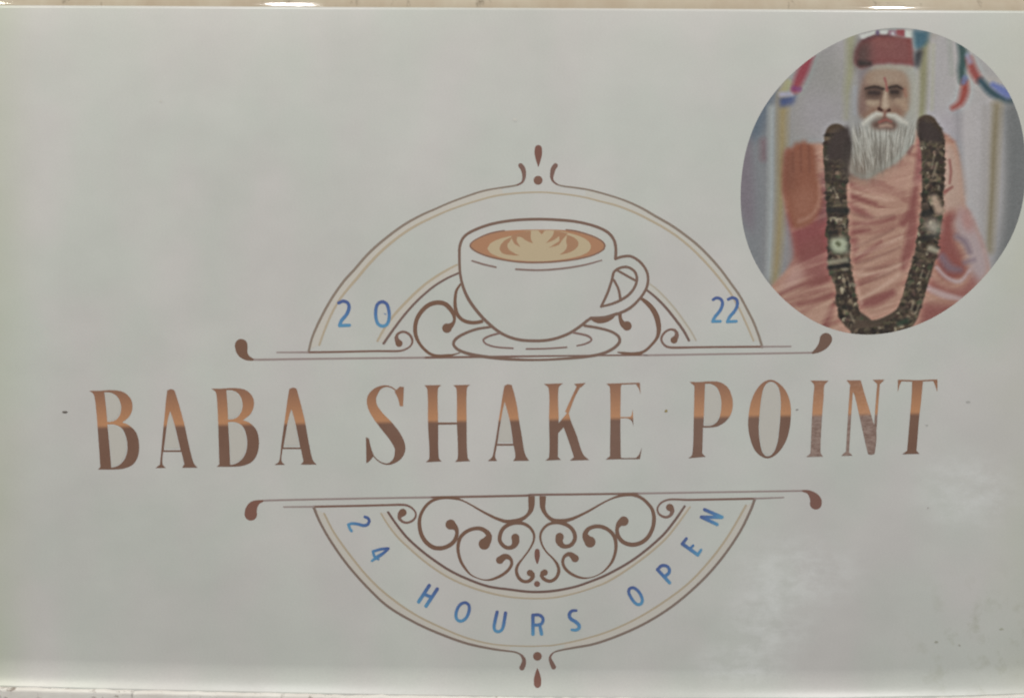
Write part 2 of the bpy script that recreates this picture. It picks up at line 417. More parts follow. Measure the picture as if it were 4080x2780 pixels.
def near(l, a, b_):   # the stretch of a line between two x positions
    return [p for p in catmull(l, step=10) if a <= p[0] <= b_]
arch = empty('arch_border', sign); arch['label'] = 'upper half ring of brown and tan lines around the cup'
Ink().between(near(arch_out_l, 1230, 2000), near(arch_in, 1270, 2010), (174, 171, 161)).build('cream_band', arch)
Ink().between(near(arch_out_r, 2330, 3035), near(arch_in, 2330, 3002), (173, 172, 163)).build('cream_band', arch)
Ink().stroke(arch_in, TAN).build('inner_line', arch)
Ink().stroke(arch_out_l, SOFT).build('outer_line', arch)
Ink().stroke(arch_out_r, SOFT).build('outer_line', arch)
for e in (arch_out_l[-6:], arch_out_r[:6]): Ink().stroke(e, (110, 86, 77)).build('arch_drop', arch)
Ink().between(in_tan_l, in_dark_l, (174, 171, 161)).build('cream_band', arch)
Ink().between(in_tan_r, in_dark_r, (173, 172, 163)).build('cream_band', arch)
Ink().stroke(in_tan_l, TAN).build('inner_line', arch)
Ink().stroke(in_tan_r, (159, 153, 138)).build('inner_line', arch)
Ink().stroke(in_dark_l, SOFT if False else (108, 90, 82)).build('rib_line', arch)
Ink().stroke(in_dark_r, (106, 87, 78)).build('rib_line', arch)
bowl = empty('bowl_border', sign); bowl['label'] = 'lower half ring of brown and tan lines around the scrollwork'
Ink().between(near(low_out_l, 1250, 2040), near(low_in, 1290, 2040), (174, 171, 161)).build('cream_band', bowl)
Ink().between(near(low_out_r, 2240, 3005), near(low_in, 2240, 2975), (174, 171, 161)).build('cream_band', bowl)
Ink().between(low_in_tan, low_in_dark, (174, 171, 161)).build('cream_band', bowl)
Ink().stroke(low_in, (158, 147, 126)).build('inner_line', bowl)
Ink().stroke(low_out_l, (116, 102, 92)).build('outer_line', bowl)
Ink().stroke(low_out_r, (116, 103, 93)).build('outer_line', bowl)
for e in (low_out_l[-4:], low_out_r[:4]): Ink().stroke(e, (110, 86, 77)).build('arch_drop', bowl)
Ink().stroke(low_in_tan, TAN).build('inner_line', bowl)
Ink().stroke(low_in_dark, (102, 82, 74)).build('rib_line', bowl)

# ---------------------------------------------------------------- rules above and below the name
def rule(pts, head, col, heads=DARK):
    i = Ink(); i.stroke(U(*pts), col)
    for c, h in head: i.disc(cv(c, [h])[0], heads)
    return i
hl = U(('B', [(142, 872, 124), (146, 912, 118), (160, 950, 95), (195, 985, 58), (245, 1004, 26)]))
hr = U(('C', [(1950, 941, 24), (2000, 912, 60), (2045, 868, 98), (2068, 825, 120), (2070, 815, 122)]))
r = Ink(); r.stroke(U(('B', [(235, 1003, 20), (300, 1005, 20), (700, 999, 19), (1200, 993, 18), (1850, 986, 20)])), GREY)
r.stroke(U(('B', [(1850, 986, 22), (2324, 980, 22)]), ('QR', [(0, 1440, 22), (420, 1436, 24), (800, 1432, 26)])), (112, 88, 78))
r.stroke(U(('QR', [(790, 1433, 24), (850, 1432, 22)]), ('C', [(380, 965, 18), (1000, 955, 18), (1700, 945, 18), (1965, 940, 18)])), GREY)
r.stroke(hl, DARK); r.stroke(hr, (104, 82, 70)); r.build('rule_line', sign, label='long rule under the cup with drop shaped ends')
hl = U(('L', [(185, 220, 98), (187, 190, 92), (207, 152, 72), (245, 127, 30), (270, 121, 18)]))
hr = U(('R', [(2050, 46, 16), (2090, 55, 32), (2125, 85, 68), (2145, 120, 92), (2144, 140, 94)]))
r = Ink(); r.stroke(U(('L', [(250, 122, 16), (300, 117, 15), (700, 108, 15), (1300, 97, 15), (1540, 94, 17)])), GREY)
r.stroke(U(('L', [(1530, 94, 18), (2250, 80, 18)]), ('R', [(0, 76, 18), (400, 71, 17), (840, 65, 18)])), (114, 92, 82))
r.stroke(U(('R', [(830, 65, 16), (1300, 57, 14), (2070, 45, 14)])), GREY)
r.stroke(hl, (114, 82, 70)); r.stroke(hr, (112, 82, 72)); r.build('rule_line', sign, label='long rule under the name with drop shaped ends')

def spiral_line(parts, disc, fade):
    i = Ink(); i.stroke(U(*parts), (112, 88, 77)); i.disc(cv(*disc)[0], DARK)
    if fade: i.stroke(U(fade), GREY)
    i.build('spiral_line', sign)
spiral_line([('QL', [(345, 1225, 110), (322, 1185, 84), (305, 1140, 64), (318, 1093, 44), (370, 1057, 40), (430, 1050, 40), (500, 1085, 42), (545, 1150, 44), (550, 1220, 34), (510, 1280, 28), (430, 1325, 30), (340, 1345, 34)]),
             ('B', [(1400, 926, 20), (1000, 934, 20), (760, 937, 21)])], ('QL', [(348, 1228, 54)]), ('B', [(760, 937, 18), (475, 938, 14)]))
spiral_line([('QR', [(1205, 1232, 86), (1238, 1190, 66), (1240, 1140, 50), (1215, 1105, 40), (1170, 1095, 32), (1110, 1115, 32), (1060, 1165, 32), (1038, 1220, 32), (1060, 1280, 32), (1120, 1325, 32), (1200, 1335, 34)]),
             ('C', [(900, 890, 21), (1475, 885, 21)])], ('QR', [(1206, 1236, 46)]), ('C', [(1475, 885, 18), (1745, 883, 15)]))
spiral_line([('L', [(650, 163, 17), (1000, 156, 17), (1200, 151, 17)]), ('SL', [(1050, 40, 38), (1150, 75, 34), (1220, 150, 30), (1225, 220, 34), (1180, 280, 38), (1090, 315, 38), (1010, 290, 44), (972, 240, 62), (990, 190, 100), (1020, 160, 120)])],
            ('SL', [(1025, 158, 60)]), ('L', [(430, 165, 11), (655, 163, 14)]))
spiral_line([('R', [(1695, 103, 17), (1200, 112, 17)]), ('KR', [(1930, 207, 30), (1830, 240, 30), (1770, 300, 28), (1757, 360, 30), (1790, 420, 34), (1870, 455, 40), (1940, 430, 46), (1965, 370, 70), (1940, 322, 100)])],
            ('KR', [(1930, 318, 52)]), ('R', [(1905, 95, 11), (1690, 103, 14)]))

# ---------------------------------------------------------------- scrollwork
def scroll(strokes, discs, col=(107, 82, 67)):
    i = Ink()
    for c, s in strokes: i.stroke(cv(c, s), col, caps=(True, False))
    for c, d in discs: i.disc(cv(c, [d])[0], col)
    i.build('scroll', sign)
scroll([('QL', [(1095, 990, 132), (1130, 965, 104), (1180, 920, 60), (1200, 860, 48), (1190, 790, 60), (1140, 700, 76), (1050, 620, 76), (930, 600, 74), (800, 640, 72), (690, 740, 70), (620, 860, 68), (595, 1000, 66), (610, 1120, 60), (670, 1240, 50), (760, 1340, 48), (850, 1400, 48), (960, 1425, 54), (1080, 1415, 48), (1190, 1400, 28), (1290, 1370, 16)])], [('QL', (1085, 993, 74))])
scroll([('QL', [(1290, 320, 34), (1230, 420, 44), (1210, 560, 52), (1215, 680, 58), (1250, 790, 60), (1330, 870, 58), (1440, 905, 60), (1550, 905, 58), (1640, 885, 56)])], [])
scroll([('QR', [(770, 690, 38), (830, 730, 58), (910, 810, 70), (970, 910, 76), (1000, 1020, 72), (1005, 1120, 60), (980, 1210, 42), (900, 1310, 38), (820, 1380, 38), (740, 1410, 44), (640, 1415, 42), (530, 1405, 34), (460, 1395, 14)])], [])
scroll([('QR', [(590, 1048, 120), (540, 1030, 90), (505, 970, 54), (495, 900, 50), (500, 870, 40)])], [('QR', (588, 1050, 62))])
Ink().fill(cv('QR', [(95, 950), (200, 945), (330, 910), (460, 868), (440, 912), (390, 965), (310, 1005), (220, 1018), (160, 1000), (120, 975)]), (107, 82, 67)).build('scroll', sign)
scroll([('KL', [(625, 560, 130), (670, 590, 98), (705, 640, 58), (700, 720, 58), (660, 800, 62), (580, 860, 62), (480, 890, 64), (370, 875, 66), (270, 800, 64), (205, 690, 60), (180, 560, 56), (190, 450, 50), (240, 340, 46), (320, 250, 44), (420, 200, 44), (530, 180, 46), (680, 190, 42), (780, 220, 24), (900, 280, 24), (1020, 350, 30), (1150, 420, 36), (1280, 480, 44), (1400, 515, 54), (1520, 510, 64), (1620, 480, 58), (1690, 430, 50), (1740, 360, 70), (1752, 280, 92), (1752, 180, 98), (1752, 160, 98)])], [('KL', (618, 558, 72))])
scroll([('KL', [(1090, 830, 150), (1130, 780, 130), (1155, 715, 90), (1120, 660, 70), (1040, 615, 60), (950, 615, 56), (850, 650, 54), (760, 730, 54), (725, 830, 52), (725, 940, 46), (760, 1070, 44), (820, 1170, 38), (900, 1260, 24), (1000, 1310, 16), (1100, 1335, 20), (1200, 1325, 34), (1330, 1270, 44), (1430, 1190, 46), (1475, 1110, 46), (1465, 1050, 50), (1420, 1010, 74), (1370, 1010, 92), (1310, 1055, 104)])], [('KL', (1090, 830, 80)), ('KL', (1308, 1056, 54))])
scroll([('KL', [(1525, 742, 112), (1530, 800, 110), (1500, 860, 78), (1440, 885, 58), (1370, 865, 58), (1310, 790, 58), (1310, 710, 58), (1350, 620, 58), (1430, 560, 56), (1530, 535, 54), (1640, 545, 50), (1730, 600, 44), (1785, 690, 38), (1780, 790, 32), (1720, 910, 26), (1640, 1020, 26), (1570, 1110, 38), (1540, 1190, 46), (1560, 1280, 50), (1620, 1345, 50), (1700, 1355, 50), (1760, 1310, 62), (1765, 1260, 80), (1735, 1236, 88)])], [('KL', (1525, 740, 56)), ('KL', (1732, 1236, 46))])
scroll([('KR', [(1285, 510, 132), (1230, 540, 98), (1195, 600, 58), (1195, 680, 58), (1225, 750, 62), (1290, 810, 62), (1400, 840, 64), (1520, 815, 62), (1620, 740, 60), (1690, 610, 58), (1710, 480, 58), (1690, 360, 52), (1630, 270, 48), (1540, 190, 46), (1430, 145, 46), (1330, 140, 46), (1200, 165, 34), (1060, 220, 24), (930, 290, 28), (800, 365, 34), (650, 440, 40), (520, 490, 52), (400, 510, 64), (280, 490, 58), (190, 410, 54), (150, 320, 74), (148, 240, 90), (150, 160, 98)])], [('KR', (1285, 510, 68))])
scroll([('KR', [(815, 800, 148), (765, 750, 120), (745, 690, 80), (790, 620, 62), (880, 585, 58), (980, 590, 58), (1080, 640, 56), (1150, 720, 56), (1175, 820, 52), (1170, 930, 46), (1130, 1060, 42), (1050, 1170, 30), (950, 1250, 18), (820, 1300, 16), (700, 1305, 32), (570, 1260, 42), (470, 1180, 46), (430, 1090, 44), (450, 1010, 48), (510, 970, 64), (560, 990, 86), (600, 1030, 104)])], [('KR', (812, 802, 78)), ('KR', (602, 1032, 54))])
scroll([('KR', [(385, 732, 114), (380, 790, 110), (420, 850, 80), (480, 865, 60), (550, 840, 60), (600, 760, 58), (590, 670, 58), (530, 590, 56), (430, 540, 58), (330, 530, 48), (220, 560, 40), (140, 640, 38), (115, 730, 34), (140, 840, 28), (200, 940, 26), (290, 1030, 30), (350, 1110, 42), (375, 1200, 48), (340, 1300, 50), (260, 1350, 50), (180, 1330, 54), (135, 1280, 60), (150, 1238, 80), (175, 1228, 84)])], [('KR', (387, 730, 58)), ('KR', (176, 1230, 45))])
for c, s in (('A', [(750, 122, 50), (750, 150, 54), (750, 192, 38), (750, 242, 5)]), ('KL', [(1832, 930, 70), (1832, 985, 82), (1832, 1040, 62), (1832, 1096, 26)]),
             ('R', [(77, 1362, 5), (77, 1400, 38), (77, 1440, 58), (77, 1466, 56)])):
    Ink().stroke(cv(c, s), (110, 78, 68)).build('teardrop', sign)
for c, d in (('A', (748, 335, 30)), ('KL', (1830, 1390, 42)), ('R', (77, 1272, 32))):
    Ink().disc(cv(c, [d])[0], (112, 84, 72)).build('dot', sign)

# ---------------------------------------------------------------- the coffee cup drawing
cup = empty('coffee_cup_emblem', sign); cup['label'] = 'line drawing of a coffee cup on a saucer'
CUPC = (110, 89, 77)
i = Ink(); i.stroke(cv('A', [(1268, 862, 21), (1270, 790, 21), (1255, 730, 21), (1210, 680, 21), (1120, 640, 20), (1000, 612, 20), (870, 600, 20), (750, 596, 20), (600, 602, 20), (450, 625, 20), (330, 665, 20), (255, 710, 20), (224, 770, 20), (220, 850, 19), (225, 960, 19), (245, 1050, 21), (280, 1130, 23), (340, 1215, 23), (410, 1290, 23), (500, 1360, 21), (600, 1400, 21), (720, 1412, 21), (840, 1402, 21), (950, 1365, 21), (1030, 1315, 21), (1080, 1275, 21), (1110, 1257, 19)]), CUPC)
i.build('cup_outline', cup)
i = Ink(); i.stroke(cv('A', [(1268, 862, 20), (1310, 848, 19), (1370, 845, 19), (1430, 880, 19), (1475, 940, 19), (1487, 1000, 19), (1475, 1060, 19), (1430, 1130, 19), (1360, 1195, 21), (1270, 1235, 20), (1190, 1253, 17), (1100, 1258, 19)]), CUPC)
i.stroke(cv('A', [(1172, 1182, 18), (1215, 1090, 19), (1245, 1000, 19), (1258, 950, 19), (1300, 922, 19), (1350, 918, 19), (1395, 945, 19), (1412, 990, 19), (1400, 1045, 19), (1360, 1100, 20), (1300, 1140, 20), (1240, 1165, 18), (1172, 1182, 16)]), CUPC)
i.stroke(cv('A', [(1285, 942, 17), (1400, 1006, 17)]), CUPC); i.stroke(cv('A', [(1258, 1005, 18), (1288, 1065, 18), (1302, 1140, 20)]), CUPC)
i.build('handle', cup)
i = Ink()
for s in ([(305, 875, 12), (380, 898, 14), (465, 918, 13)], [(600, 932, 14), (750, 938, 14), (900, 928, 14), (1050, 905, 13), (1175, 872, 10)]): i.stroke(cv('A', s), (122, 104, 96))
i.build('rim_line', cup)
coffee = [(310, 465), (330, 420), (400, 370), (520, 315), (640, 280), (760, 266), (900, 256), (1050, 250), (1250, 248), (1450, 250), (1580, 258), (1700, 272), (1850, 310), (1980, 360), (2060, 410), (2092, 460), (2080, 500), (2010, 550), (1900, 595), (1700, 640), (1450, 670), (1200, 682), (1000, 678), (800, 655), (600, 615), (450, 565), (350, 510)]
i = Ink(); i.fill(cv('CF', coffee), (153, 115, 88)); cof = i.build('coffee', cup, label='latte with cream leaf pattern')
# cream leaf, soft shapes over the coffee
OR = (148, 115, 89); CRM = (164, 149, 120)
i = Ink()
i.fill(cv('CF', [(850, 332), (700, 372), (580, 430), (537, 500), (580, 560), (720, 618), (900, 652), (1200, 668), (1450, 654), (1700, 612), (1850, 558), (1905, 490), (1888, 420), (1800, 355), (1640, 300), (1440, 264), (1250, 260), (1080, 264)]), (167, 153, 125), sharp=60)
i.build('cream', cup)
i = Ink()
for P in ([(850, 335), (980, 288), (1115, 264), (1112, 360), (1140, 432), (1050, 395), (985, 350), (935, 345), (925, 395), (975, 480), (900, 440), (870, 390)], [(1600, 302), (1500, 276), (1420, 264), (1400, 330), (1310, 430), (1420, 385), (1490, 335), (1490, 400), (1350, 490), (1480, 450), (1525, 390), (1560, 350)],
          [(862, 345), (770, 390), (715, 450), (697, 510), (740, 563), (860, 588), (965, 592), (880, 553), (818, 505), (802, 450), (836, 402)], [(1590, 318), (1680, 352), (1738, 410), (1733, 470), (1670, 528), (1580, 565), (1490, 582), (1560, 528), (1590, 470), (1580, 410)], [(1212, 262), (1300, 262), (1255, 315)]):
    i.fill(cv('CF', P), OR, sharp=55, step=4.0)
i.build('coffee_swirl', cup)
i = Ink()
i.stroke(cv('CF', [(760, 264, 22), (640, 283, 22), (520, 318, 22), (400, 373, 18), (330, 422, 20), (310, 465, 24), (350, 513, 24), (450, 567, 22), (600, 617, 22), (800, 657, 22), (1000, 680, 24), (1200, 684, 24), (1450, 672, 24), (1700, 642, 22), (1900, 597, 20), (2010, 552, 20), (2080, 502, 24), (2092, 460, 26), (2060, 410, 24), (1980, 358, 22), (1850, 308, 22), (1700, 268, 24), (1580, 252, 20)]), (122, 94, 78))
i.build('coffee_outline', cup)
i = Ink()
i.stroke(cv('A', [(430, 1318, 17), (330, 1335, 19), (240, 1370, 20), (190, 1405, 21), (180, 1435, 21), (210, 1470, 21), (290, 1500, 23), (420, 1522, 23), (560, 1535, 20), (740, 1540, 16), (900, 1533, 17), (1050, 1520, 21), (1170, 1500, 21), (1250, 1465, 22), (1295, 1420, 22), (1290, 1385, 21), (1240, 1350, 19), (1150, 1325, 19), (1060, 1310, 19)]), CUPC)
for s in ([(490, 1360, 15), (420, 1380, 15), (380, 1405, 15), (395, 1430, 13), (460, 1452, 13), (580, 1462, 12)], [(670, 1466, 12), (800, 1464, 12), (940, 1455, 12)], [(1010, 1445, 11), (1070, 1430, 13), (1108, 1405, 15), (1085, 1380, 16), (980, 1355, 15)]):
    i.stroke(cv('A', s), (118, 96, 88))
i.build('saucer', cup)

# ---------------------------------------------------------------- the name in two-tone capitals
TINT = (168, 166, 157)
def letter(crop, fills, strokes=(), tints=(), shimmer=False, fn=None):
    i = Ink(); M = (lambda P: [(*fn(p[0], p[1]), *p[2:]) for p in P]) if fn else (lambda P: P)
    for outer, holes in fills: i.fill(cv(crop, M(outer)), (0, 0, 0), [cv(crop, M(h)) for h in holes], sharp=46)
    for s in strokes: i.stroke(cv(crop, M(s)), (0, 0, 0), caps=(False, False))
    o = i.build('letter', sign, SHIMMER_M if shimmer else LETTER_M)
    for t in tints: Ink().fill(cv(crop, M(t)), TINT, sharp=32).build('counter_tint', o)
    return o
def inset(P, f=0.93):
    cx = sum(p[0] for p in P) / len(P); cy = sum(p[1] for p in P) / len(P)
    return [(cx + (p[0] - cx) * f * 0.94, cy + (p[1] - cy) * f) for p in P]
Bo = [(92, 176), (160, 176), (240, 172), (320, 186), (368, 232), (378, 290), (358, 345), (310, 386), (352, 402), (402, 452), (422, 530), (414, 610), (380, 664), (320, 690), (250, 696), (150, 696), (166, 680), (158, 560), (148, 420), (138, 300), (122, 200)]
Bh = [[(192, 186), (235, 189), (278, 215), (302, 270), (300, 322), (275, 364), (240, 380), (212, 382), (204, 290)], [(212, 398), (262, 400), (310, 427), (338, 490), (345, 560), (330, 622), (295, 664), (255, 682), (238, 683), (226, 540)]]
Ao = [(608, 175), (632, 165), (656, 173), (668, 210), (695, 300), (722, 400), (755, 550), (784, 655), (810, 684), (706, 685), (722, 662), (702, 580), (580, 580), (577, 660), (600, 686), (530, 687), (560, 664), (570, 560), (582, 430), (592, 330), (600, 240)]
Ah = [(628, 310), (654, 390), (674, 470), (697, 569), (585, 569), (595, 490), (605, 410), (616, 350)]
f2 = lambda x, y: (x + 808 - (y - 170) * 0.042, y - 14 - (y - 170) * 0.008)
fa = lambda x, y: (x + 808 - (y - 165) * 0.042, y - 10 - (y - 165) * 0.021)
letter('T1', [(Bo, Bh)], tints=[inset(h) for h in Bh])
letter('T1', [(Ao, [Ah])], tints=[inset(Ah, .9)])
letter('T1', [(Bo, Bh)], tints=[inset(h) for h in Bh], fn=f2)
letter('T1', [(Ao, [Ah])], tints=[inset(Ah, .9)], fn=fa)
letter('T2', [([(345, 160), (374, 163), (368, 300), (346, 300), (332, 245), (308, 196)], []), ([(104, 520), (125, 530), (140, 595), (160, 652), (130, 690), (107, 706)], [])],
       [[(338, 212, 8), (304, 177, 9), (262, 158, 11), (215, 163, 20), (172, 195, 48), (144, 245, 68), (152, 305, 72), (192, 370, 80), (250, 438, 92), (310, 515, 92), (346, 590, 82), (338, 645, 66), (308, 688, 34), (262, 711, 13), (215, 702, 9), (178, 676, 8), (148, 640, 8)]])
letter('T2', [([(520, 151), (640, 149), (617, 174), (617, 405), (618, 430), (623, 668), (643, 692), (530, 698), (555, 670), (546, 430), (541, 178)], []),
              ([(726, 150), (845, 147), (823, 172), (821, 420), (828, 666), (848, 690), (738, 696), (758, 668), (752, 420), (748, 175)], []),
              ([(615, 415), (753, 415), (753, 429), (615, 431)], [])])
A3h = [(1092, 268), (1110, 330), (1130, 410), (1144, 500), (1152, 567), (1040, 567), (1051, 490), (1065, 400), (1078, 330)]
letter('T2', [([(1090, 155), (1115, 143), (1142, 150), (1160, 210), (1180, 300), (1192, 385), (1212, 500), (1237, 640), (1266, 687), (1152, 689), (1168, 662), (1157, 580), (1036, 580), (1024, 662), (1038, 689), (972, 689), (1003, 660), (1017, 600), (1036, 490), (1051, 390), (1064, 310), (1078, 220)], [A3h])], tints=[inset(A3h, .9)])
letter('T2', [([(1372, 141), (1507, 137), (1476, 168), (1476, 395), (1473, 500), (1471, 660), (1493, 681), (1382, 686), (1408, 660), (1408, 390), (1405, 173)], []),
              ([(1545, 335), (1562, 400), (1602, 500), (1650, 640), (1694, 682), (1556, 686), (1585, 662), (1552, 560), (1512, 450), (1470, 494), (1470, 430), (1492, 402), (1522, 365)], []),
              ([(1588, 141), (1668, 134), (1634, 166), (1608, 166)], [])], [[(1622, 152, 26), (1582, 232, 22), (1535, 345, 30)]])
letter('T2', [([(1816, 139), (1932, 136), (1919, 163), (1919, 660), (1932, 676), (1810, 679), (1842, 655), (1842, 168)], []),
              ([(2020, 134), (2054, 132), (2060, 215), (2046, 172)], []), ([(2004, 322), (2009, 442), (1996, 404), (1966, 385), (1992, 370)], []), ([(2068, 596), (2056, 674), (2012, 678), (2046, 648)], [])],
       [[(1915, 141, 11), (2050, 137, 10)], [(1915, 381, 9), (2000, 380, 9)], [(1915, 672, 9), (2052, 672, 9)]])
Ph = [(405, 152), (450, 153), (495, 180), (522, 240), (531, 310), (520, 398), (494, 448), (450, 474), (392, 475), (396, 400)]
letter('T3', [([(286, 137), (360, 138), (440, 133), (520, 140), (580, 180), (612, 250), (619, 320), (602, 390), (560, 445), (500, 480), (440, 489), (389, 489), (386, 600), (383, 688), (410, 714), (276, 726), (306, 698), (318, 420), (323, 168)], [Ph])], tints=[inset(Ph)])
Oh = [(908, 136), (945, 147), (975, 190), (989, 280), (986, 400), (978, 500), (965, 600), (940, 670), (905, 707), (875, 709), (848, 680), (828, 600), (819, 500), (825, 390), (838, 270), (855, 190), (880, 150)]
letter('T3', [([(915, 121), (975, 148), (1030, 210), (1062, 300), (1067, 400), (1056, 500), (1030, 590), (985, 665), (935, 710), (890, 726), (840, 712), (790, 665), (755, 580), (738, 480), (742, 390), (760, 290), (800, 200), (855, 140)], [Oh])], tints=[inset(Oh, .96)])
letter('T3', [([(1218, 127), (1358, 128), (1326, 163), (1320, 250), (1308, 400), (1296, 680), (1316, 713), (1186, 716), (1218, 688), (1231, 400), (1241, 240), (1246, 160)], [])], shimmer=True)
letter('T3', [([(1496, 125), (1606, 125), (1645, 260), (1700, 440), (1728, 550), (1714, 690), (1690, 700), (1662, 694), (1640, 600), (1600, 420), (1556, 232), (1540, 210), (1524, 160)], []),
              ([(1456, 708), (1542, 705), (1516, 678), (1488, 678)], []), ([(1698, 121), (1790, 119), (1756, 152), (1734, 152)], [])],
       [[(1536, 170, 26), (1520, 400, 26), (1503, 690, 26)], [(1744, 140, 22), (1732, 300, 22), (1720, 470, 22), (1715, 560, 20)]], shimmer=True)
letter('T3', [([(2003, 124), (2087, 124), (2070, 300), (2056, 420), (2036, 668), (2060, 691), (1926, 695), (1964, 668), (1985, 420), (1999, 250)], []),
              ([(1893, 120), (1926, 126), (1907, 160), (1892, 218)], []), ([(2163, 124), (2198, 118), (2197, 214), (2178, 160)], [])],
       [[(1902, 126, 13), (2010, 129, 12)], [(2080, 128, 12), (2190, 124, 12)]])

# ---------------------------------------------------------------- the small blue lettering
BT, BM, BB = ink((70, 84, 128)), ink((72, 106, 148)), ink((82, 132, 162))
def blue(name, crop, strokes, a, b_):
    (ax, ay), (bx, by) = cv(crop, [a])[0], cv(crop, [b_])[0]; L2 = (bx - ax) ** 2 + (by - ay) ** 2
    def col(x, y):
        t = max(0, min(1, ((x - ax) * (bx - ax) + (y - ay) * (by - ay)) / L2))
        return BT + (BM - BT) * min(1, t * 2) if t < .5 else BM + (BB - BM) * (t * 2 - 1)
    i = Ink()
    for s in strokes:
        cl = s[0] == 'o'; i.stroke([(p[0], p[1], p[2] * 1.14) for p in cv(crop, s[1:] if cl else s)], col, closed=cl, step=4.0)
    return i.build(name, sign)
w = lambda P, k: ['o'] + [(x, y, k) for x, y in P]
blue('digit', 'B', [[(1045, 480, 28), (1088, 464, 28), (1130, 482, 28), (1140, 530, 30), (1115, 590, 30), (1070, 645, 30), (1052, 690, 28)], [(1052, 690, 28), (1145, 687, 26)]], (1093, 455), (1093, 705))
blue('digit', 'B', [w([(1447, 470), (1490, 492), (1510, 560), (1510, 630), (1490, 680), (1450, 695), (1410, 675), (1390, 620), (1388, 550), (1405, 492)], 28), [(1464, 578, 5), (1482, 585, 9)]], (1447, 455), (1450, 705))
blue('digit', 'C', [[(1025, 450, 24), (1060, 433, 25), (1100, 449, 26), (1112, 490, 27), (1090, 550, 27), (1042, 610, 27), (1020, 652, 25)], [(1020, 652, 25), (1092, 650, 24)]], (1065, 422), (1045, 665))
blue('digit', 'C', [[(1165, 447, 24), (1205, 432, 25), (1243, 450, 26), (1250, 498, 27), (1225, 555, 27), (1178, 610, 27), (1157, 655, 25)], [(1157, 655, 25), (1240, 650, 24)]], (1210, 422), (1195, 668))
blue('digit', 'SL', [[(440, 225, 40), (487, 242, 42), (508, 290, 42), (480, 342, 44), (420, 357, 44), (330, 335, 42), (240, 327, 40), (187, 342, 38)], [(187, 342, 40), (207, 400, 40), (235, 442, 38)]], (520, 250), (190, 390))
blue('digit', 'SL', [[(802, 710, 40), (680, 724, 40), (567, 757, 40)], [(567, 757, 36), (587, 830, 40), (648, 876, 34)], [(802, 714, 40), (730, 780, 42), (640, 838, 50), (548, 902, 32)]], (810, 700), (540, 880))
blue('letter', 'HB', [[(320, 148, 38), (198, 337, 38)], [(413, 188, 38), (283, 386, 38)], [(260, 246, 36), (350, 286, 36)]], (370, 150), (235, 375))
blue('letter', 'HB', [w([(735, 346), (775, 370), (784, 420), (766, 490), (730, 540), (682, 560), (642, 540), (629, 490), (645, 420), (682, 366)], 33)], (745, 330), (675, 575))
blue('letter', 'HB', [[(1106, 455, 36), (1086, 540, 36), (1071, 630, 34), (1086, 670, 33), (1125, 681, 33), (1163, 655, 33), (1183, 590, 36), (1203, 465, 36)]], (1155, 440), (1110, 695))
blue('letter', 'HB', [[(1520, 490, 36), (1521, 710, 38)], [(1520, 490, 33), (1590, 488, 34), (1633, 520, 34), (1633, 570, 34), (1600, 600, 34), (1530, 605, 33)], [(1600, 605, 34), (1620, 708, 38)]], (1570, 472), (1570, 722))
blue('letter', 'HB', [[(2022, 437, 28), (1970, 442, 33), (1942, 480, 36), (1956, 530, 38), (2010, 565, 38), (2052, 605, 38), (2052, 643, 36), (2015, 663, 33), (1968, 659, 26)]], (1985, 422), (2010, 675))
blue('letter', 'SR', [w([(430, 1195), (490, 1230), (540, 1300), (560, 1370), (545, 1418), (500, 1432), (450, 1400), (400, 1330), (370, 1260), (380, 1212)], 40)], (400, 1185), (535, 1440))
blue('letter', 'SR', [[(773, 942, 44), (942, 1125, 44)], [(777, 937, 40), (830, 888, 42), (900, 892, 42), (938, 935, 42), (932, 988, 42), (880, 1033, 42)]], (800, 890), (945, 1140))
blue('letter', 'SR', [[(1122, 582, 46), (1338, 735, 46)], [(1122, 580, 40), (1178, 508, 40)], [(1225, 653, 36), (1273, 606, 33)], [(1338, 737, 40), (1383, 667, 36)]], (1130, 530), (1370, 710))
blue('letter', 'SR', [[(1388, 207, 44), (1608, 308, 44)], [(1433, 102, 44), (1677, 207, 44)], [(1392, 205, 42), (1672, 210, 42)]], (1400, 150), (1650, 260))

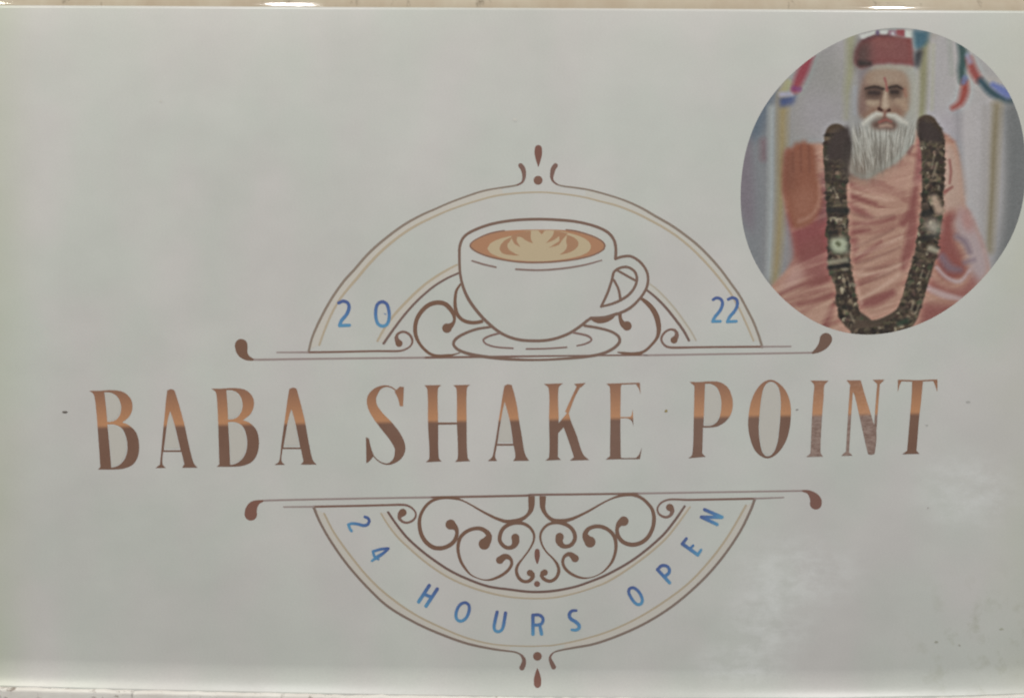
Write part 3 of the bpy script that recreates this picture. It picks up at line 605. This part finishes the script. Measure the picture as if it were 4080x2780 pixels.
# ---------------------------------------------------------------- the round portrait print
def portrait():
    st = 3.0
    gx = np.arange(2943, 4090, st); gy = np.arange(112, 1340, st)
    XX, YY = np.meshgrid(gx, gy); H, W = XX.shape
    img = np.zeros((H, W, 3)); reg = np.zeros((H, W), int)
    def pmask(P):
        ins = np.zeros((H, W), bool); n = len(P)
        for i in range(n):
            (x1, y1), (x2, y2) = P[i][:2], P[(i + 1) % n][:2]
            if y1 == y2: continue
            c = ((y1 > YY) != (y2 > YY)) & (XX < (x2 - x1) * (YY - y1) / (y2 - y1) + x1); ins ^= c
        return ins.astype(float)
    def blur(m, k):
        k = int(round(k / st))
        if k < 1: return m
        for _ in range(2):
            for ax in (0, 1):
                p = np.pad(m, [(k + 1, k) if a == ax else (0, 0) for a in (0, 1)], mode='edge'); c = np.cumsum(p, ax)
                m = (np.take(c, range(2 * k + 1, c.shape[ax]), ax) - np.take(c, range(0, c.shape[ax] - 2 * k - 1), ax)) / (2 * k + 1)
        return m
    def smask(P, soft):
        d = np.full((H, W), 1e9); P = catmull(P, step=14)
        for a, b_ in zip(P, P[1:]):
            ab = (b_ - a)[:2]; t = np.clip(((XX - a[0]) * ab[0] + (YY - a[1]) * ab[1]) / (ab @ ab + 1e-9), 0, 1)
            wd = a[2] + (b_[2] - a[2]) * t
            d = np.minimum(d, np.hypot(XX - a[0] - ab[0] * t, YY - a[1] - ab[1] * t) - wd / 2)
        return np.clip(0.5 - d / (soft + 1e-6), 0, 1)
    def vnoise(sx, sy, seed):
        r_ = np.random.default_rng(seed); nx, ny = int(1200 / sx) + 3, int(1300 / sy) + 3; g = r_.random((ny, nx))
        u = (XX - 2940) / sx; v = (YY - 110) / sy; i = u.astype(int); j = v.astype(int); fu = u - i; fv = v - j
        fu = fu * fu * (3 - 2 * fu); fv = fv * fv * (3 - 2 * fv)
        return (g[j, i] * (1 - fu) + g[j, i + 1] * fu) * (1 - fv) + (g[j + 1, i] * (1 - fu) + g[j + 1, i + 1] * fu) * fv
    def put(m, col, op=1.0, region=None):
        nonlocal img
        c = np.array(col, float); a = (m * op)[..., None]
        img = img * (1 - a) + c * a
        if region is not None: reg[m > 0.5] = region
    def poly(crop, P, col, soft=6, op=1.0, region=None, sm=True):
        Q = cv(crop, P)
        if sm: Q = catmull(Q, True, 12, 60)
        mk = blur(pmask(Q), soft); put(mk, col, op, region); return mk
    def dab(x, y, rx, ry, col, op=.8, soft=.5, ang=0.0):
        j0, j1 = [int(np.clip((v - gy[0]) / st, 0, H)) for v in (y - max(rx, ry) * 1.6, y + max(rx, ry) * 1.6)]
        i0, i1 = [int(np.clip((v - gx[0]) / st, 0, W)) for v in (x - max(rx, ry) * 1.6, x + max(rx, ry) * 1.6)]
        if j1 <= j0 or i1 <= i0: return
        dx, dy = XX[j0:j1, i0:i1] - x, YY[j0:j1, i0:i1] - y; c_, s__ = math.cos(ang), math.sin(ang)
        d = np.hypot((dx * c_ + dy * s__) / rx, (-dx * s__ + dy * c_) / ry)
        a = (np.clip((1 + soft / 2 - d) / soft, 0, 1) * op)[..., None]
        img[j0:j1, i0:i1] = img[j0:j1, i0:i1] * (1 - a) + np.array(col, float) * a
    def line(crop, P, col, soft=8, op=1.0, region=None):
        mk = smask(cv(crop, P), soft); put(mk, col, op, region); return mk
    # ---- curtain backdrop (0)
    img[:] = (164, 162, 166); img *= (0.89 + 0.15 * np.clip((XX - 3150) / 500, 0, 1))[..., None]
    img += (vnoise(70, 500, 1)[..., None] - .5) * np.array([16, 14, 12])
    img += (vnoise(200, 200, 2)[..., None] - .5) * np.array([14, 10, 18])
    poly('P1', [(80, 480), (330, 480), (350, 700), (330, 1339), (300, 2200), (60, 2200)], (128, 133, 142), 26)
    poly('P1', [(150, 560), (330, 520), (380, 560), (330, 680), (260, 900), (150, 980)], (96, 112, 132), 18)
    poly('P1', [(90, 1000), (180, 900), (210, 1400), (200, 1700), (90, 1500)], (126, 118, 132), 18)
    line('P1', [(280, 960, 60), (280, 1080, 60)], (128, 108, 118), 30, .8)
    line('P1', [(345, 700, 60), (340, 1339, 50), (330, 2000, 60)], (158, 166, 170), 26, .9)
    line('P1', [(440, 600, 80), (430, 800, 80), (420, 1339, 70), (400, 1700, 60), (370, 2050, 50)], (158, 142, 104), 34)
    line('P1', [(470, 500, 70), (440, 560, 60)], (164, 160, 128), 20)
    poly('P1', [(400, 610), (540, 580), (520, 660), (410, 690)], (78, 92, 142), 10)
    line('P1', [(420, 585, 40), (500, 580, 40)], (158, 158, 182), 16)
    line('P1', [(655, 280, 40), (600, 380, 80), (555, 480, 76), (530, 545, 60)], (160, 68, 82), 24)
    line('P1', [(520, 540, 40), (560, 545, 40)], (138, 66, 122), 14, .8)
    line('P1', [(965, 120, 80), (960, 400, 70), (940, 560, 60), (930, 760, 40)], (156, 156, 130), 30)
    poly('P1', [(560, 640), (640, 560), (900, 620), (900, 800), (760, 980), (560, 900)], (160, 156, 166), 40, .8)
    line('P1', [(1540, 180, 70), (1530, 500, 70), (1515, 790, 60)], (146, 144, 114), 26)
    line('P1', [(1610, 200, 40), (1600, 700, 30)], (172, 172, 160), 16, .8)
    line('P1', [(1800, 740, 50), (1810, 1100, 40), (1830, 1339, 40)], (138, 136, 144), 40, .8)
    poly('P1', [(1600, 760), (1790, 700), (1810, 980), (1700, 960)], (168, 162, 176), 30, .8)
    line('P1', [(1740, 150, 40), (1760, 420, 40)], (158, 162, 160), 24, .8)
    line('P1', [(1830, 190, 60), (1850, 300, 76), (1835, 400, 64), (1840, 480, 50)], (72, 98, 100), 24)
    line('P1', [(1860, 490, 50), (1858, 560, 66), (1825, 650, 50), (1765, 690, 30)], (168, 84, 78), 24)
    line('P1', [(1860, 460, 50), (1850, 490, 40)], (110, 122, 168), 14, .8)
    line('P1', [(1895, 310, 50), (1925, 400, 70), (1965, 465, 60)], (164, 86, 84), 24)
    line('P1', [(1880, 280, 40), (1900, 330, 40)], (150, 156, 190), 16, .7)
    line('P1', [(1985, 480, 50), (2060, 560, 64), (2150, 610, 66), (2230, 640, 60)], (66, 92, 108), 24)
    line('P1', [(2080, 510, 40), (2160, 560, 70), (2200, 590, 60)], (104, 120, 188), 20)
    poly('P1', [(2150, 660), (2420, 600), (2420, 2000), (2060, 2100), (2150, 1600), (2170, 1100)], (116, 120, 124), 20)
    line('P1', [(2110, 680, 80), (2090, 1000, 80), (2075, 1339, 70), (2050, 1800, 60)], (144, 134, 112), 36)
    line('P1', [(2025, 700, 60), (2010, 1339, 50), (2000, 1700, 40)], (164, 160, 162), 24, .8)
    # ---- robe (1)
    poly('P2', [(330, 880), (520, 640), (480, 350), (440, 200), (450, -200), (700, -250), (900, -200), (1050, -60), (1500, -420), (1700, -330), (1790, -250), (1850, 200), (1900, 300), (2000, 520), (2060, 760), (2100, 1000), (1800, 1330), (900, 1330), (500, 1250)], (182, 134, 116), 7, 1, 1)
    poly('P2', [(480, 260), (740, 60), (800, 330), (800, 700), (560, 640), (490, 430)], (152, 76, 78), 14, 1)
    poly('P2', [(540, 560), (800, 520), (820, 800), (700, 900), (540, 760)], (150, 82, 80), 26, .9)
    poly('P2', [(700, 120), (780, -100), (800, 330), (720, 380)], (128, 80, 82), 16, .85)
    poly('P2', [(400, 920), (520, 660), (600, 760), (560, 860)], (184, 136, 130), 16, .9)
    for P in ([(400, 935, 16), (600, 850, 30), (780, 800, 40)], [(560, 1010, 18), (700, 970, 30), (820, 930, 34)], [(760, 1170, 50), (800, 1090, 50), (830, 1010, 40)]):
        line('P2', P, (148, 84, 78), 22, .8)
    for P in ([(450, 960, 20), (640, 900, 26), (800, 860, 20)], [(560, 1060, 20), (720, 1030, 30), (800, 990, 20)]): line('P2', P, (196, 152, 132), 20, .8)
    for P in ([(960, 70, 30), (1080, 110, 26), (1200, 140, 14)], [(960, 160, 50), (1050, 190, 40), (1160, 220, 16)], [(970, 240, 60), (1050, 290, 60), (1130, 330, 24)], [(990, 440, 40), (1060, 435, 36), (1110, 430, 16)],
              [(990, 520, 70), (1000, 600, 30)], [(990, 380, 20), (1150, 370, 18), (1300, 330, 14)], [(1000, 660, 30), (1100, 590, 22), (1200, 520, 10)], [(1380, 370, 60), (1440, 320, 80), (1440, 480, 90), (1400, 650, 80), (1380, 720, 60)], [(1060, 1010, 40), (1160, 980, 80), (1290, 920, 50)], [(1480, 30, 60), (1460, 200, 60), (1440, 300, 60)]):
        line('P2', P, (150, 84, 80), 24, .85)
    for P in ([(1000, 560, 12), (1140, 500, 14), (1300, 420, 12)], [(1010, 690, 12), (1150, 650, 14), (1350, 560, 12)], [(1010, 740, 10), (1200, 720, 12), (1380, 690, 10)], [(1040, 850, 14), (1180, 800, 18), (1320, 740, 12)], [(980, 300, 10), (1150, 330, 14), (1300, 310, 10)]):
        line('P2', P, (152, 104, 92), 18, .7)
    for P in ([(960, 120, 14), (1100, 160, 18), (1250, 190, 14)], [(1010, 620, 18), (1200, 560, 24), (1360, 480, 20)], [(1030, 780, 24), (1200, 760, 26), (1350, 700, 20)], [(1050, 960, 10), (1200, 880, 24), (1340, 780, 20)], [(1010, 820, 10), (1030, 930, 12), (1050, 1000, 14)], [(945, 60, 14), (955, 180, 14)]):
        line('P2', P, (204, 164, 146), 16, .75)
    poly('P1', [(1250, 1180), (1490, 940), (1500, 1100), (1420, 1339), (1300, 1400), (1000, 1330)], (190, 142, 126), 20, .8)
    line('P1', [(1500, 960, 40), (1510, 1100, 70), (1500, 1250, 80)], (156, 92, 90), 20, .9)
    # fine pleats of the cloth
    def pleats(dx, dy, along, across, seed):
        r_ = np.random.default_rng(seed); g = r_.random((200, 200)); u = ((XX - 2940) * dx + (YY - 110) * dy) / along + 60; v = ((XX - 2940) * -dy + (YY - 110) * dx) / across + 60
        i = u.astype(int) % 199; j = v.astype(int) % 199; fu = u - u.astype(int); fv = v - v.astype(int); fu = fu * fu * (3 - 2 * fu); fv = fv * fv * (3 - 2 * fv)
        return (g[j, i] * (1 - fu) + g[j, i + 1] * fu) * (1 - fv) + (g[j + 1, i] * (1 - fu) + g[j + 1, i + 1] * fu) * fv
    rm = blur((reg == 1).astype(float), 9)
    pl = np.where(YY < 830, pleats(.93, .36, 190, 22, 41), pleats(.90, -.43, 210, 24, 42))
    pl = pl * .7 + .3 * pleats(.95, -.3, 120, 10, 43)
    put(rm * np.clip((.47 - pl) * 4.5, 0, 1), (142, 74, 70), .32); put(rm * np.clip((pl - .55) * 4.5, 0, 1), (212, 170, 150), .32)
    # shawl over the right arm
    poly('P2', [(1690, -260), (1790, -200), (1860, 200), (1780, 280), (1680, 290)], (188, 154, 140), 12)
    for P in ([(1740, -120, 14), (1750, -20, 16), (1740, 60, 12)], [(1700, 130, 30), (1760, 90, 14)]): line('P2', P, (150, 86, 80), 12, .85)
    poly('P2', [(1690, 330), (1800, 260), (1770, 420), (1800, 560), (1900, 760), (1750, 840), (1650, 760), (1640, 520)], (152, 82, 78), 14)
    poly('P2', [(1830, 230), (1900, 300), (2000, 520), (2050, 740), (1940, 880), (1900, 740), (1860, 560), (1800, 460), (1780, 380)], (176, 156, 162), 16)
    poly('P2', [(1820, 240), (1900, 320), (1930, 460), (1850, 400)], (184, 128, 124), 14, .9)
    for P in ([(1800, 480, 50), (1860, 520, 50), (1900, 600, 30)], [(1680, 640, 60), (1740, 720, 70), (1820, 740, 40)], [(1860, 680, 30), (1930, 660, 24)]): line('P2', P, (130, 110, 128), 24, .7)
    for P in ([(1640, 720, 24), (1720, 800, 24), (1820, 830, 26), (1900, 740, 16)], [(1560, 860, 24), (1700, 930, 40), (1850, 960, 30)]): line('P2', P, (190, 170, 178), 16, .8)
    poly('P2', [(1560, 780), (1700, 870), (1830, 880), (1930, 760), (1960, 860), (1850, 980), (1560, 900)], (160, 92, 88), 14, .85)
    line('P2', [(1560, 880, 40), (1700, 940, 50), (1830, 970, 30)], (190, 158, 158), 16, .85)
    poly('P2', [(1530, 1000), (1700, 1010), (1830, 1000), (1650, 1150), (1500, 1180)], (152, 84, 80), 16, .9)
    # ---- raised hand (2)
    poly('P1', [(430, 1300), (445, 1080), (465, 1015), (490, 1005), (510, 1040), (515, 985), (540, 955), (570, 985), (574, 958), (602, 940), (632, 990), (638, 975), (660, 975), (682, 1005), (692, 1090), (705, 1250), (730, 1339), (720, 1480), (640, 1600), (520, 1640), (470, 1500)], (152, 88, 66), 9, 1, 2)
    for P in ([(572, 985, 12), (574, 1190, 8)], [(634, 990, 12), (640, 1190, 8)], [(510, 1040, 12), (512, 1190, 8)]): line('P1', P, (120, 66, 54), 14, .4)
    poly('P1', [(480, 1340), (690, 1300), (715, 1420), (640, 1560), (520, 1600)], (166, 104, 82), 26, .8)
    line('P1', [(715, 1300, 16), (715, 1420, 22), (660, 1530, 24), (560, 1580, 24)], (190, 138, 120), 18, .5)
    poly('P1', [(440, 1080), (500, 1000), (520, 1300), (460, 1380)], (132, 78, 62), 20, .7)
    # ---- garland (3)
    gl = [(850, 900, 170), (845, 1050, 185), (850, 1200, 180), (850, 1339, 160), (860, 1500, 158), (860, 1650, 165), (870, 1800, 165), (880, 1950, 160), (920, 2080, 150), (930, 2200, 150), (960, 2320, 160), (1050, 2400, 170)]
    gr = [(1560, 830, 170), (1600, 930, 190), (1610, 1080, 180), (1610, 1250, 170), (1605, 1400, 165), (1600, 1550, 165), (1575, 1680, 165), (1560, 1800, 165), (1520, 1950, 170), (1480, 2080, 165), (1440, 2220, 165), (1380, 2340, 180), (1200, 2440, 190), (1050, 2440, 170)]
    # (both strands continue below the first sheet of the drawing)
    rnd = np.random.default_rng(77)
    for g in (gl, gr):
        mk = smask(cv('P1', g), 10); put(mk, (90, 74, 62), 1, 3)
        C = catmull(cv('P1', g), step=5)            # dried flower heads strung one behind another
        for p in C:
            for _ in range(4):
                t = (rnd.random() - .5) * .92 * p[2]; b0 = rnd.random()
                tone = np.array((74, 60, 50)) * (1 - b0) + np.array((142, 122, 98)) * b0 ** 1.6 + np.array((0, rnd.normal(0, 4), 0))
                if rnd.random() < .22: tone = np.array((54, 46, 42))
                if rnd.random() < .05: tone = np.array((182, 168, 142))
                if rnd.random() < .05: tone = np.array((74, 84, 62))
                r1 = 4 + 7 * rnd.random()
                dab(p[0] + t, p[1] + rnd.normal(0, 4), r1 * (1 + rnd.random()), r1, tone, .62, .7, rnd.random() * 3.1)
        for p in C[::9]:
            dab(p[0], p[1], p[2] * .5, 7, (58, 50, 46), .45, .9, .15 * rnd.normal())
    poly('P1', [(770, 1060), (790, 960), (860, 870), (950, 830), (975, 900), (975, 1160), (900, 1100), (780, 1110)], (70, 58, 56), 10, 1, 3)
    poly('P1', [(1480, 800), (1540, 780), (1620, 820), (1680, 880), (1690, 960), (1600, 960), (1500, 920)], (68, 56, 54), 10, 1, 3)
    poly('P1', [(960, 900), (990, 1100), (960, 1260), (910, 1250), (910, 1000)], (64, 56, 54), 14, .9)
    for P in ([(800, 270, 50), (930, 275, 50)], [(800, 720, 40), (940, 700, 40)], [(1540, 300, 50), (1590, 285, 60)], [(800, 450, 30), (850, 440, 30)], [(1540, 490, 40), (1620, 470, 40)]): line('P2', P, (54, 50, 48), 14, .9)
    poly('P2', [(810, 490), (930, 480), (945, 600), (850, 610), (800, 560)], (166, 174, 148), 10); line('P2', [(860, 530, 30), (870, 540, 30)], (112, 118, 90), 12)
    line('P2', [(800, 680, 40), (930, 660, 40)], (150, 142, 122), 14, .8)
    poly('P2', [(1540, 370), (1620, 330), (1670, 400), (1660, 460), (1580, 440)], (178, 172, 158), 14, .85)
    line('P2', [(1620, 180, 60), (1660, 270, 70)], (190, 160, 140), 20, .8); line('P2', [(1590, 570, 50), (1640, 590, 40)], (168, 158, 140), 16, .8)
    for P in ([(900, 780, 6), (920, 870, 6)], [(940, 800, 6), (960, 870, 5)], [(1530, 740, 8), (1510, 800, 8)], [(1580, 750, 6), (1560, 800, 6)], [(1460, 980, 12), (1440, 1050, 12)], [(1500, 1010, 8), (1480, 1070, 8)], [(960, 1080, 8), (990, 1150, 8)], [(830, 100, 6), (860, 160, 6)], [(1620, -160, 8), (1600, -60, 8)], [(1640, -100, 10), (1610, 10, 12)]):
        line('P2', P, (168, 154, 128), 12, .6)
    line('P2', [(1400, 1140, 40), (1340, 1160, 30)], (56, 74, 58), 16, .8)
    # ---- head and beard (4), face (5), cap (6)
    poly('F', [(300, 420), (255, 600), (228, 800), (222, 1000), (240, 1150), (252, 1300), (225, 1420), (215, 1500), (330, 1565), (420, 1560), (520, 1500), (700, 1400), (800, 1300), (880, 1180), (900, 1000), (905, 800), (912, 600), (900, 480), (860, 410), (600, 390)], (164, 165, 160), 6, 1, 4)
    poly('F', [(230, 640), (310, 600), (330, 900), (320, 1100), (240, 1120)], (142, 142, 152), 20, .8)
    line('F', [(280, 640, 30), (280, 900, 34)], (160, 166, 178), 20, .7)
    poly('F', [(300, 430), (460, 420), (420, 500), (360, 600), (300, 640)], (126, 112, 124), 18, .85)
    poly('F', [(260, 1300), (600, 1240), (760, 1300), (560, 1470), (420, 1560), (230, 1480)], (126, 116, 104), 30, .85)
    poly('F', [(215, 1440), (330, 1380), (420, 1430), (380, 1560), (230, 1520)], (124, 104, 92), 26, .7)
    n = vnoise(9, 130, 21); hm = blur(pmask(cv('F', [(240, 1060), (880, 1060), (880, 1200), (700, 1400), (420, 1560), (260, 1480)])), 20)
    put(hm * np.clip((n - .55) * 4, 0, 1), (184, 184, 178), .45); put(hm * np.clip((.42 - n) * 4, 0, 1), (116, 112, 106), .45)
    for _ in range(420):
        u = rnd.random(); y0 = 1060 + 380 * rnd.random(); x0 = 250 + 620 * u
        if y0 > 1500 - max(0, x0 - 450) * .72: continue
        (hx, hy), = cv('F', [(x0, y0)])
        dab(hx, hy, 1.9 + rnd.random(), 14 + 16 * rnd.random(), (188, 187, 181) if rnd.random() < .5 else (122, 116, 108), .27, .8, (u - .45) * .5 + rnd.normal(0, .06))
    for P in ([(560, 1300, 14), (550, 1400, 16)], [(620, 1130, 10), (660, 1230, 12)], [(480, 1180, 12), (460, 1330, 14)]): line('F', P, (122, 118, 110), 16, .7)
    line('F', [(860, 1240, 26), (820, 1300, 26)], (142, 96, 92), 14, .8)
    poly('F', [(850, 480), (910, 560), (905, 900), (850, 950), (840, 700)], (170, 168, 154), 18, .8)
    line('F', [(480, 425, 40), (640, 425, 60), (820, 440, 50)], (164, 156, 146), 22, .9)
    face = poly('F', [(390, 490), (340, 620), (315, 800), (325, 920), (370, 965), (470, 925), (560, 950), (620, 940), (760, 945), (812, 860), (835, 720), (815, 560), (770, 480), (600, 450), (470, 455)], (158, 130, 110), 9, 1, 5)
    poly('F', [(390, 500), (340, 620), (315, 800), (325, 920), (360, 950), (380, 860), (370, 740), (380, 620)], (116, 82, 84), 14, .9)
    poly('F', [(440, 480), (600, 455), (760, 490), (790, 580), (600, 590), (420, 590)], (166, 142, 124), 20, .85)
    poly('F', [(660, 800), (740, 880), (740, 940), (660, 890)], (136, 92, 78), 14, .85)
    poly('F', [(430, 850), (520, 830), (510, 900), (400, 930)], (138, 98, 84), 14, .8)
    poly('F', [(365, 640), (430, 622), (540, 628), (575, 680), (540, 745), (450, 765), (375, 740)], (94, 70, 62), 10, .95)
    poly('F', [(600, 640), (640, 612), (730, 615), (765, 650), (750, 720), (690, 755), (620, 730)], (98, 74, 64), 10, .95)
    line('F', [(425, 690, 34), (475, 692, 44), (510, 692, 30)], (64, 50, 47), 12, .8); line('F', [(650, 682, 40), (700, 682, 36)], (64, 50, 47), 12, .8)
    line('F', [(380, 650, 20), (470, 632, 30), (560, 652, 24)], (70, 54, 48), 8, .85); line('F', [(620, 640, 26), (700, 625, 28), (760, 655, 16)], (72, 56, 50), 8, .85)
    line('F', [(410, 790, 26), (460, 800, 40), (500, 790, 20)], (176, 152, 130), 22, .85); line('F', [(700, 770, 20), (760, 800, 50), (790, 850, 30)], (176, 146, 122), 24, .8)
    line('F', [(775, 660, 30), (790, 720, 24)], (160, 104, 86), 16, .6)
    line('F', [(583, 690, 26), (578, 760, 44), (580, 820, 66)], (182, 158, 138), 18, .9)
    line('F', [(535, 740, 10), (530, 830, 16)], (122, 92, 80), 12, .7)
    line('F', [(520, 855, 36), (545, 870, 30)], (88, 56, 48), 9, .9); line('F', [(620, 868, 34), (600, 880, 24)], (92, 58, 50), 9, .9)
    line('F', [(575, 545, 20), (590, 600, 16), (598, 670, 20)], (158, 84, 80), 10, .85)
    line('F', [(580, 890, 50), (575, 960, 60)], (142, 98, 86), 16, .85)
    poly('F', [(430, 1010), (480, 970), (580, 950), (680, 980), (710, 1030), (660, 1070), (560, 1060), (470, 1060)], (110, 80, 70), 10, .95)
    line('F', [(520, 990, 26), (590, 965, 30), (640, 985, 20)], (158, 92, 84), 10, .85); line('F', [(530, 1030, 34), (600, 1020, 46), (640, 1030, 30)], (168, 138, 124), 14, .9)
    line('F', [(540, 910, 30), (490, 905, 48), (420, 950, 46), (360, 1005, 40)], (192, 190, 183), 14, .85, 4); line('F', [(610, 915, 36), (680, 925, 50), (750, 975, 46), (800, 1000, 30)], (190, 188, 181), 14, .85, 4)
    poly('F', [(263, 390), (270, 290), (300, 205), (350, 150), (450, 110), (560, 95), (680, 108), (780, 125), (852, 132), (872, 300), (885, 420), (760, 405), (600, 398), (450, 410), (330, 442), (290, 420)], (138, 76, 76), 6, 1, 6)
    poly('F', [(263, 390), (275, 270), (330, 170), (410, 130), (420, 300), (440, 410), (330, 442), (290, 420)], (84, 64, 62), 20, .9)
    line('F', [(330, 390, 60), (420, 395, 40)], (58, 52, 52), 20, .8); line('F', [(520, 180, 60), (620, 220, 60)], (142, 82, 78), 40, .6)
    line('F', [(360, 150, 30), (500, 108, 30), (640, 106, 24)], (102, 62, 70), 16, .7)
    # bunting behind the cap
    for P, c in (([(310, 100), (480, 60), (480, 90), (340, 150)], (186, 186, 186)), ([(490, 60), (520, 60), (515, 100), (490, 100)], (112, 92, 126)), ([(525, 62), (610, 58), (600, 98), (530, 94)], (190, 190, 192)), ([(612, 58), (690, 58), (690, 108), (620, 102)], (152, 112, 130)),
                 ([(640, 70), (670, 70), (668, 108), (645, 104)], (184, 182, 188)), ([(690, 52), (780, 52), (782, 122), (700, 110)], (158, 80, 88)), ([(785, 56), (862, 60), (858, 130), (790, 126)], (188, 190, 188))):
        poly('F', P, c, 4, 1, 0, False)
    poly('F', [(862, 50), (1040, 60), (1010, 180), (960, 230), (910, 262), (880, 230)], (66, 108, 130), 9, 1, 0)
    poly('F', [(880, 270), (965, 240), (950, 330), (920, 445), (885, 425)], (64, 64, 70), 10, 1, 0)
    poly('F', [(1030, 60), (1120, 90), (1030, 170)], (150, 146, 136), 16, .9)
    # print grain, then cut to the oval
    img += 0.5 * (img - np.stack([blur(img[..., k], 15) for k in range(3)], -1))     # a printed photograph is sharpened
    mean = img.mean(-1, keepdims=True); img = (0.865 * mean + (img - mean) * 0.65) * np.array([1.0, 1.0, 0.965])     # ink density of the faded print
    img += (vnoise(7, 5, 31)[..., None] - .5) * 8 + (vnoise(3.2, 3.2, 32)[..., None] - .5) * 5
    oval = cv('P1', [(97, 1300), (130, 1100), (200, 850), (300, 660), (400, 530), (560, 372), (700, 272), (920, 145), (1100, 84), (1220, 76), (1460, 74), (1590, 88), (1780, 168), (1900, 250), (2060, 385), (2170, 510), (2240, 640), (2295, 800), (2325, 1000), (2336, 1230), (2322, 1400), (2276, 1570), (2180, 1785), (2036, 1985), (1840, 2180), (1680, 2295), (1500, 2383), (1300, 2446), (1100, 2469), (900, 2444), (740, 2396), (540, 2271), (390, 2146), (250, 1961), (150, 1741), (105, 1480)])
    P = np.array(catmull(oval, True, 6)); inside = pmask(P)
    cx, cy = 3500.0, 725.0
    ang = np.arctan2(P[:, 1] - cy, P[:, 0] - cx); rad = np.hypot(P[:, 1] - cy, P[:, 0] - cx); o_ = np.argsort(ang); ang, rad = ang[o_], rad[o_]
    ga = np.linspace(-math.pi, math.pi, 720, endpoint=False); ft = np.fft.rfft(np.interp(ga, ang, rad, period=2 * math.pi)); ft[9:] = 0; ang, rad = ga, np.fft.irfft(ft, 720)
    th = np.arctan2(YY - cy, XX - cx); rr = np.hypot(YY - cy, XX - cx); RB = np.interp(th, ang, rad, period=2 * math.pi)
    # vertices just outside the oval are pulled onto it, so the cut edge is clean
    s_ = np.where(rr > RB, RB / rr, 1.0); PX = cx + (XX - cx) * s_; PY = cy + (YY - cy) * s_
    keep = (rr - RB) < 0
    col = ink(np.clip(img, 0, 255))
    root = empty('portrait_print', sign); root['label'] = 'round photo print of a white bearded person in peach robe, maroon cap and garland'
    lay = 2e-5
    V = np.stack([(PX - 2040) * K, np.full_like(PX, -lay), (1390 - PY) * K], -1).reshape(-1, 3); C = col.reshape(-1, 3)
    J, I = np.meshgrid(np.arange(H - 1), np.arange(W - 1), indexing='ij')
    any_in = keep[J, I] | keep[J, I + 1] | keep[J + 1, I] | keep[J + 1, I + 1]
    a = (J * W + I)[any_in]; q = np.stack([a + W, a + W + 1, a + 1, a], 1); rq = reg.reshape(-1)[a]
    for k, nm in enumerate(('curtain', 'robe', 'raised_hand', 'garland', 'beard', 'face', 'cap')):
        f = q[rq == k]
        if not len(f): continue
        idx, inv = np.unique(f, return_inverse=True); inv = inv.reshape(f.shape)
        add_obj(nm, V[idx].tolist(), inv.tolist(), INK_M, root, C[idx])
portrait()

# ---------------------------------------------------------------- specks of dirt stuck to the film
def speck(x, y, rx, ry, col):
    a0 = random.random() * 6; n = 9
    P = [(x + rx * (0.75 + .5 * random.random()) * math.cos(a0 + k * 6.283 / n), y + ry * (0.75 + .5 * random.random()) * math.sin(a0 + k * 6.283 / n)) for k in range(n)]
    Ink().fill(P, col, sharp=None).build('dirt_speck', sign)
for x, y, rx, ry, c in ((258, 1641, 12, 5, (92, 86, 80)), (2654, 1637, 6, 6, (132, 118, 74)), (3176, 1632, 6, 3, (126, 122, 118)), (3857, 1601, 8, 4, (154, 154, 148)),
                        (3692, 1694, 6, 3, (154, 153, 147)), (2052, 477, 9, 7, (176, 176, 168)), (640, 405, 7, 5, (172, 172, 164)), (3697, 2023, 4, 3, (150, 148, 142)), (3730, 2556, 7, 5, (146, 147, 134)), (3822, 2570, 5, 4, (150, 150, 140)), (3990, 2505, 8, 4, (152, 154, 138))):
    speck(x, y, rx, ry, c)
